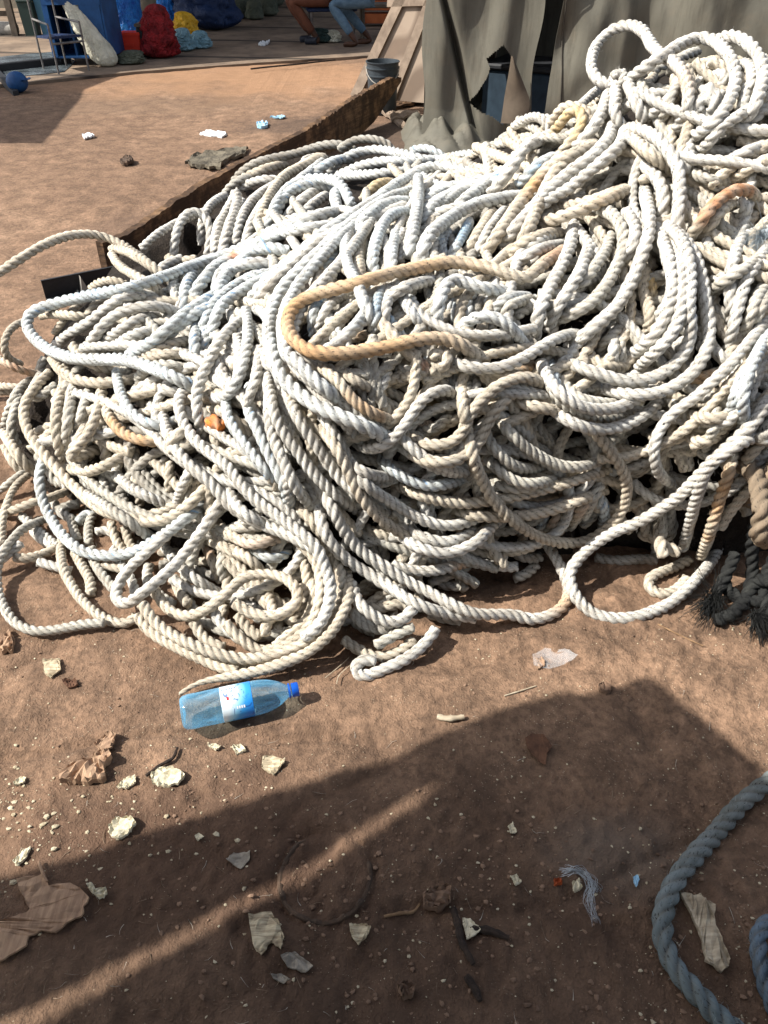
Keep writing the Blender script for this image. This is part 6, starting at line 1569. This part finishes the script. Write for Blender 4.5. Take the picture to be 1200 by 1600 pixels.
# benches
def bench(p1, p2, zs, label, mat, leg='tube'):
    a_, b_ = np.array(p1), np.array(p2); c_ = (a_+b_)/2; e = empty('bench', (c_[0], c_[1], .03)); tag(e, label, 'bench'); az = math.atan2(b_[1]-a_[1], b_[0]-a_[0]); L = np.linalg.norm(b_-a_)
    mb = MB(); mb.box((c_[0], c_[1], zs-.02), (L, .3, .045), az, bev=.01); mb.build('seat', mat, e, smooth=False); d = (b_-a_)/L; n_ = np.array([-d[1], d[0]])
    for s1 in (.08, .92):
        for s2 in (-.12, .12): p = a_+d*L*s1+n_*s2; mb = MB(); mb.tube([(p[0], p[1], .03), (p[0], p[1], zs-.04)], .018, 8); mb.build('leg', M['tube'] if leg == 'tube' else mat, e)
b1g = gp(480, 70, .03); b2g = gp(556, 62, .03)
bench((b1g[0], b1g[1]+.15), (b1g[0]+.62, b1g[1]+.25), .42, 'dark bench under the person in brown trousers', M['darktarp'])
bench((b2g[0]+.02, b2g[1]+.12), (b2g[0]+.85, b2g[1]+.25), .42, 'dark wooden bench under the person in red', M['greywood'], 'wood')
g_ = gp(596, 40, .03); oc = empty('orange_crate', (g_[0], g_[1], .03)); tag(oc, 'orange-brown wooden crate right of the seated pair', 'crate')
for z_ in (.1, .26, .42): mb = MB(); mb.box((0, 0, z_), (.62, .3, .12), bev=.006); mb.build('slat', M['orangewood'], oc, smooth=False, local=True)
for x_ in (-.27, .27): mb = MB(); mb.box((x_, -.165, .25), (.05, .03, .48)); mb.build('corner_post', M['orangewood'], oc, smooth=False, local=True)
lump('green_bag', 'bag', 'green plastic litter bag under the bench', 500, 66, 40, .16, M['greenbin'], (0, 0), .5, 51, .8, .3)
lump('pale_bundle', 'bundle', 'crumpled pale bundle under the bench between the legs', 520, 66, 26, .14, M['sack'], (0, 0), .5, 54, .8, .4)
# seated people
def skin_mesh(name, mat, nodes, edges, parent, sub=2):
    me = bpy.data.meshes.new(name); ks = list(nodes); me.from_pydata([nodes[k][0] for k in ks], [(ks.index(a), ks.index(b)) for a, b in edges], []); me.update()
    o = bpy.data.objects.new(name, me); COL.objects.link(o); md = o.modifiers.new('skin', 'SKIN'); md.use_smooth_shade = True
    for i, k in enumerate(ks): r = nodes[k][1]; me.skin_vertices[0].data[i].radius = (r if hasattr(r, '__len__') else (r, r)); me.skin_vertices[0].data[i].use_root = (i == 0)
    s = o.modifiers.new('sub', 'SUBSURF'); s.levels = sub; s.render_levels = sub; me.materials.append(mat)
    if parent is not None: o.parent = parent
    return o
def person(loc, rz, label, skin, trousers, shirt, foot_l, foot_r, knee_l, knee_r, shoes=None, legs_bare=0.0, lean=.18, sh_len=.6, sandal=False):
    e = empty('person', loc, rz); tag(e, label, 'person'); hz = .50
    N_ = {'pelvis': ((0, 0, hz), (.15, .11)), 'waist': ((lean*.45, 0, hz+.2), (.13, .1)), 'chest': ((lean, 0, hz+.40), (.155, .115)), 'neck': ((lean*1.25, 0, hz+.55), .055), 'head0': ((lean*1.35, 0, hz+.63), .06)}
    N_['head'] = ((lean*1.45+.02, 0, hz+.73), (.08, .095)); N_['crown'] = ((lean*1.45, 0, hz+.82), .06)
    E_ = [('pelvis', 'waist'), ('waist', 'chest'), ('chest', 'neck'), ('neck', 'head0'), ('head0', 'head'), ('head', 'crown')]
    for s, kn, ft in ((1, knee_l, foot_l), (-1, knee_r, foot_r)):
        t = 'l' if s > 0 else 'r'
        N_['hip'+t] = ((.03, s*.10, hz-.01), .085); N_['knee'+t] = (kn, .058); N_['ank'+t] = ((ft[0], ft[1], ft[2]+.08), .036); N_['calf'+t] = (tuple((np.array(kn)*.62+np.array([ft[0]-.02, ft[1], ft[2]+.08])*.38)), .052)
        N_['heel'+t] = ((ft[0]-.03, ft[1], ft[2]+.035), .034); N_['toe'+t] = ((ft[0]+.15, ft[1], ft[2]+.022), (.022, .04)) 
        E_ += [('pelvis', 'hip'+t), ('hip'+t, 'knee'+t), ('knee'+t, 'calf'+t), ('calf'+t, 'ank'+t), ('ank'+t, 'heel'+t), ('heel'+t, 'toe'+t)]
        sh = np.array((lean*1.05, s*.185, hz+.47)); el = sh+np.array((.12, s*.05, -.27)); wr = el+np.array((.22, -s*.1, -.01)); pm = wr+np.array((.06, -s*.02, -.01))
        N_['sh'+t] = (tuple(sh), .062); N_['el'+t] = (tuple(el), .042); N_['wr'+t] = (tuple(wr), .028); N_['pm'+t] = (tuple(pm), (.018, .036))
        E_ += [('chest', 'sh'+t), ('sh'+t, 'el'+t), ('el'+t, 'wr'+t), ('wr'+t, 'pm'+t)]
        for q in range(4):
            b0_ = pm+np.array((.035, (q-1.5)*.018, -.004)); N_[f'f{q}{t}'] = (tuple(b0_+np.array((.02, 0, -.008))), .0085); N_[f'g{q}{t}'] = (tuple(b0_+np.array((.045-.006*abs(q-1.4), 0, -.03))), .0075); E_ += [('pm'+t, f'f{q}{t}'), (f'f{q}{t}', f'g{q}{t}')]
        N_['th'+t] = (tuple(pm+np.array((.01, -s*.045, .0))), .009); N_['ti'+t] = (tuple(pm+np.array((.04, -s*.055, -.012))), .008); E_ += [('wr'+t, 'th'+t), ('th'+t, 'ti'+t)]
    skin_mesh('body', M[skin], N_, E_, e)
    up = lambda k, a: (N_[k][0], tuple(x*a for x in N_[k][1]) if hasattr(N_[k][1], '__len__') else N_[k][1]*a)
    T_ = {'p': up('pelvis', 1.12), 'w': (N_['waist'][0], (.135, .105))}; TE = [('p', 'w')]
    for t in 'lr':
        kn = np.array(N_['knee'+t][0]); an = np.array(N_['ank'+t][0]); T_['h'+t] = up('hip'+t, 1.15); T_['k'+t] = up('knee'+t, 1.22); T_['c'+t] = up('calf'+t, 1.25); T_['a'+t] = (tuple(kn*.12+an*.88), .05); TE += [('p', 'h'+t), ('h'+t, 'k'+t), ('k'+t, 'c'+t), ('c'+t, 'a'+t)]
    skin_mesh('trousers', M[trousers], T_, TE, e)
    C_ = {'p': ((.0, 0, hz+.06), (.17, .135)), 'w': up('waist', 1.2), 'c': up('chest', 1.12), 'n': ((lean*1.18, 0, hz+.49), .09)}; CE = [('p', 'w'), ('w', 'c'), ('c', 'n')]
    for t in 'lr': sh = np.array(N_['sh'+t][0]); el = np.array(N_['el'+t][0]); C_['s'+t] = up('sh'+t, 1.2); C_['e'+t] = (tuple(sh*.3+el*.7), .056); CE += [('c', 's'+t), ('s'+t, 'e'+t)]
    skin_mesh('shirt', M[shirt], C_, CE, e)
    mb = MB(); hc = np.array(N_['head'][0]); mb.lathe([(.092*math.sin(a_), .02+.1*math.cos(a_)) for a_ in np.linspace(.02, 1.7, 10)], 24); mb.v = [(x*1.05+hc[0]-.015, y*.92+hc[1], z+hc[2]) for x, y, z in mb.v]; mb.build('hair', M['hair'], e, local=True)
    hx, hy, hzz = hc
    mb = MB(); mb.tube([(hx+.085, 0, hzz+.02), (hx+.108, 0, hzz-.015), (hx+.088, 0, hzz-.025)], [.008, .014, .01], 8); mb.build('nose', M[skin], e, local=True)
    for s in (1, -1):
        mb = MB(); mb.tube([(hx+.083, s*.03-.008, hzz+.022), (hx+.086, s*.03, hzz+.024), (hx+.083, s*.03+.008, hzz+.022)], [.005, .009, .005], 8); mb.build('eye', M['sack'], e, local=True)
        mb = MB(); mb.tube([(hx, s*.083, hzz+.03), (hx-.012, s*.095, hzz+.005), (hx, s*.083, hzz-.025)], [.008, .014, .008], 8); mb.build('ear', M[skin], e, local=True)
    mb = MB(); mb.tube([(hx+.078, -.024, hzz-.052), (hx+.089, 0, hzz-.05), (hx+.078, .024, hzz-.052)], [.004, .008, .004], 8); mb.build('mouth', M['brownpants'], e, local=True)
    if shoes:
        for s, ft in ((1, foot_l), (-1, foot_r)):
            S_ = {'h': ((ft[0]-.045, ft[1], ft[2]+.045), .05), 'm': ((ft[0]+.05, ft[1], ft[2]+.04), .045), 't': ((ft[0]+.16, ft[1], ft[2]+.032), (.032, .045)), 'a': ((ft[0]-.005, ft[1], ft[2]+.09), .048)}
            skin_mesh('shoe', M[shoes], S_, [('m', 'h'), ('m', 't'), ('h', 'a')], e)
    return e
f1 = gp(490, 70, .03); k1 = np.array([.0])
h1 = np.array([f1[0]+.24, f1[1]+.12])                       # hips to the right of the feet: facing left
person((h1[0], h1[1], .03), math.pi, 'seated person in brown trousers, blue shirt and dark shoes, facing left', 'skin', 'brownpants', 'denim', (.20, .10, 0), (.28, -.10, 0), (.50, .12, .46), (.56, -.08, .47), 'shoe')
f2 = gp(552, 74, .03); h2 = np.array([f2[0]+.25, f2[1]+.20])
person((h2[0], h2[1], .03), math.pi, 'seated person in red top and faded jeans with bare feet, facing left', 'skin', 'jeans', 'redshirt', (.23, .18, 0), (.06, -.10, 0), (.52, .10, .44), (.44, -.12, .45))

# ------------------------------------------------------------------ unseen shadow casters, added out of view, outlines projected up from the ground shade
def toplane(px, py, h): q = gp(px, py); t = h/SUN.z; return (q[0]+SUN.x*t, q[1]+SUN.y*t)
def shadow_caster(polys, h, name, label, posts, parent=None, th=.03):
    e = empty(name, (posts[0][0], posts[0][1], 0)); tag(e, label, 'shadow_caster', None, 'structure')
    for kp, poly in enumerate(polys):
        mb = MB(); mb.prism([(*toplane(*q, h+.045*kp), h+.045*kp) for q in poly], (0, 0, th)); mb.build('roof_sheet', M['greywood'], e, smooth=False)
    for x, y in posts: mb = MB(); mb.box((x, y, h/2), (.09, .09, h-.004)); mb.build('post', M['greywood'], e, smooth=False)
    return e
hN = 1.8
sheetA = [(-500,1560),(0,1368),(125,1340),(250,1294),(400,1252),(600,1192),(800,1112),(880,1088),(905,1098),(1003,1064),(1090,1135),(1180,1210),(1150,1222),(900,1165),(780,1182),(660,1238),(575,1290),(440,1365),(240,1472),(100,1542),(0,1590),(-500,1800)]  # added caster cut to the foreground shadow, gap left for the light streak
sheetB = [(-500,1880),(0,1632),(100,1578),(245,1502),(445,1394),(590,1310),(660,1268),(700,1225),(760,1170),(900,1130),(1060,1150),(1150,1212),(1175,1216),(1500,1460),(2100,2000),(-500,2300)]
pn_ = toplane(600, 1500, hN)
er_ = shadow_caster([sheetA, sheetB], hN, 'near_shadow_caster', 'unseen sheets added to cast the shadow across the foreground soil', [(pn_[0]-1.2, pn_[1]-1.2), (pn_[0]+.5, pn_[1]-1.4)])
mb = MB(); dx_, dy_ = SUN.x*hN/SUN.z, SUN.y*hN/SUN.z
mb.prism([(-4.5+dx_, -4.5+dy_, hN+.1), (4.5+dx_, -4.5+dy_, hN+.1), (4.5+dx_, .25+dy_, hN+.1), (-4.5+dx_, .25+dy_, hN+.1)], (0, 0, .03)); mb.build('roof_sheet', M['greywood'], er_, smooth=False)  # extra unseen sheet added overhead to block sky and darken the foreground
hF = 2.7
farA = [(-700,262),(0,222),(62,224),(98,182),(127,140),(190,117),(300,106),(400,98),(620,83),(800,60),(1000,30),(700,-20),(260,-25),(240,30),(228,96),(185,108),(120,122),(45,133),(-300,160)]  # added caster, unseen, cut to the outline of the far shade
pf_ = toplane(420, 20, hF)
shadow_caster([farA], hF, 'far_shadow_caster', 'unseen sheet added to shade the seated people and bundles', [(pf_[0]-1.0, pf_[1]+2.5)])
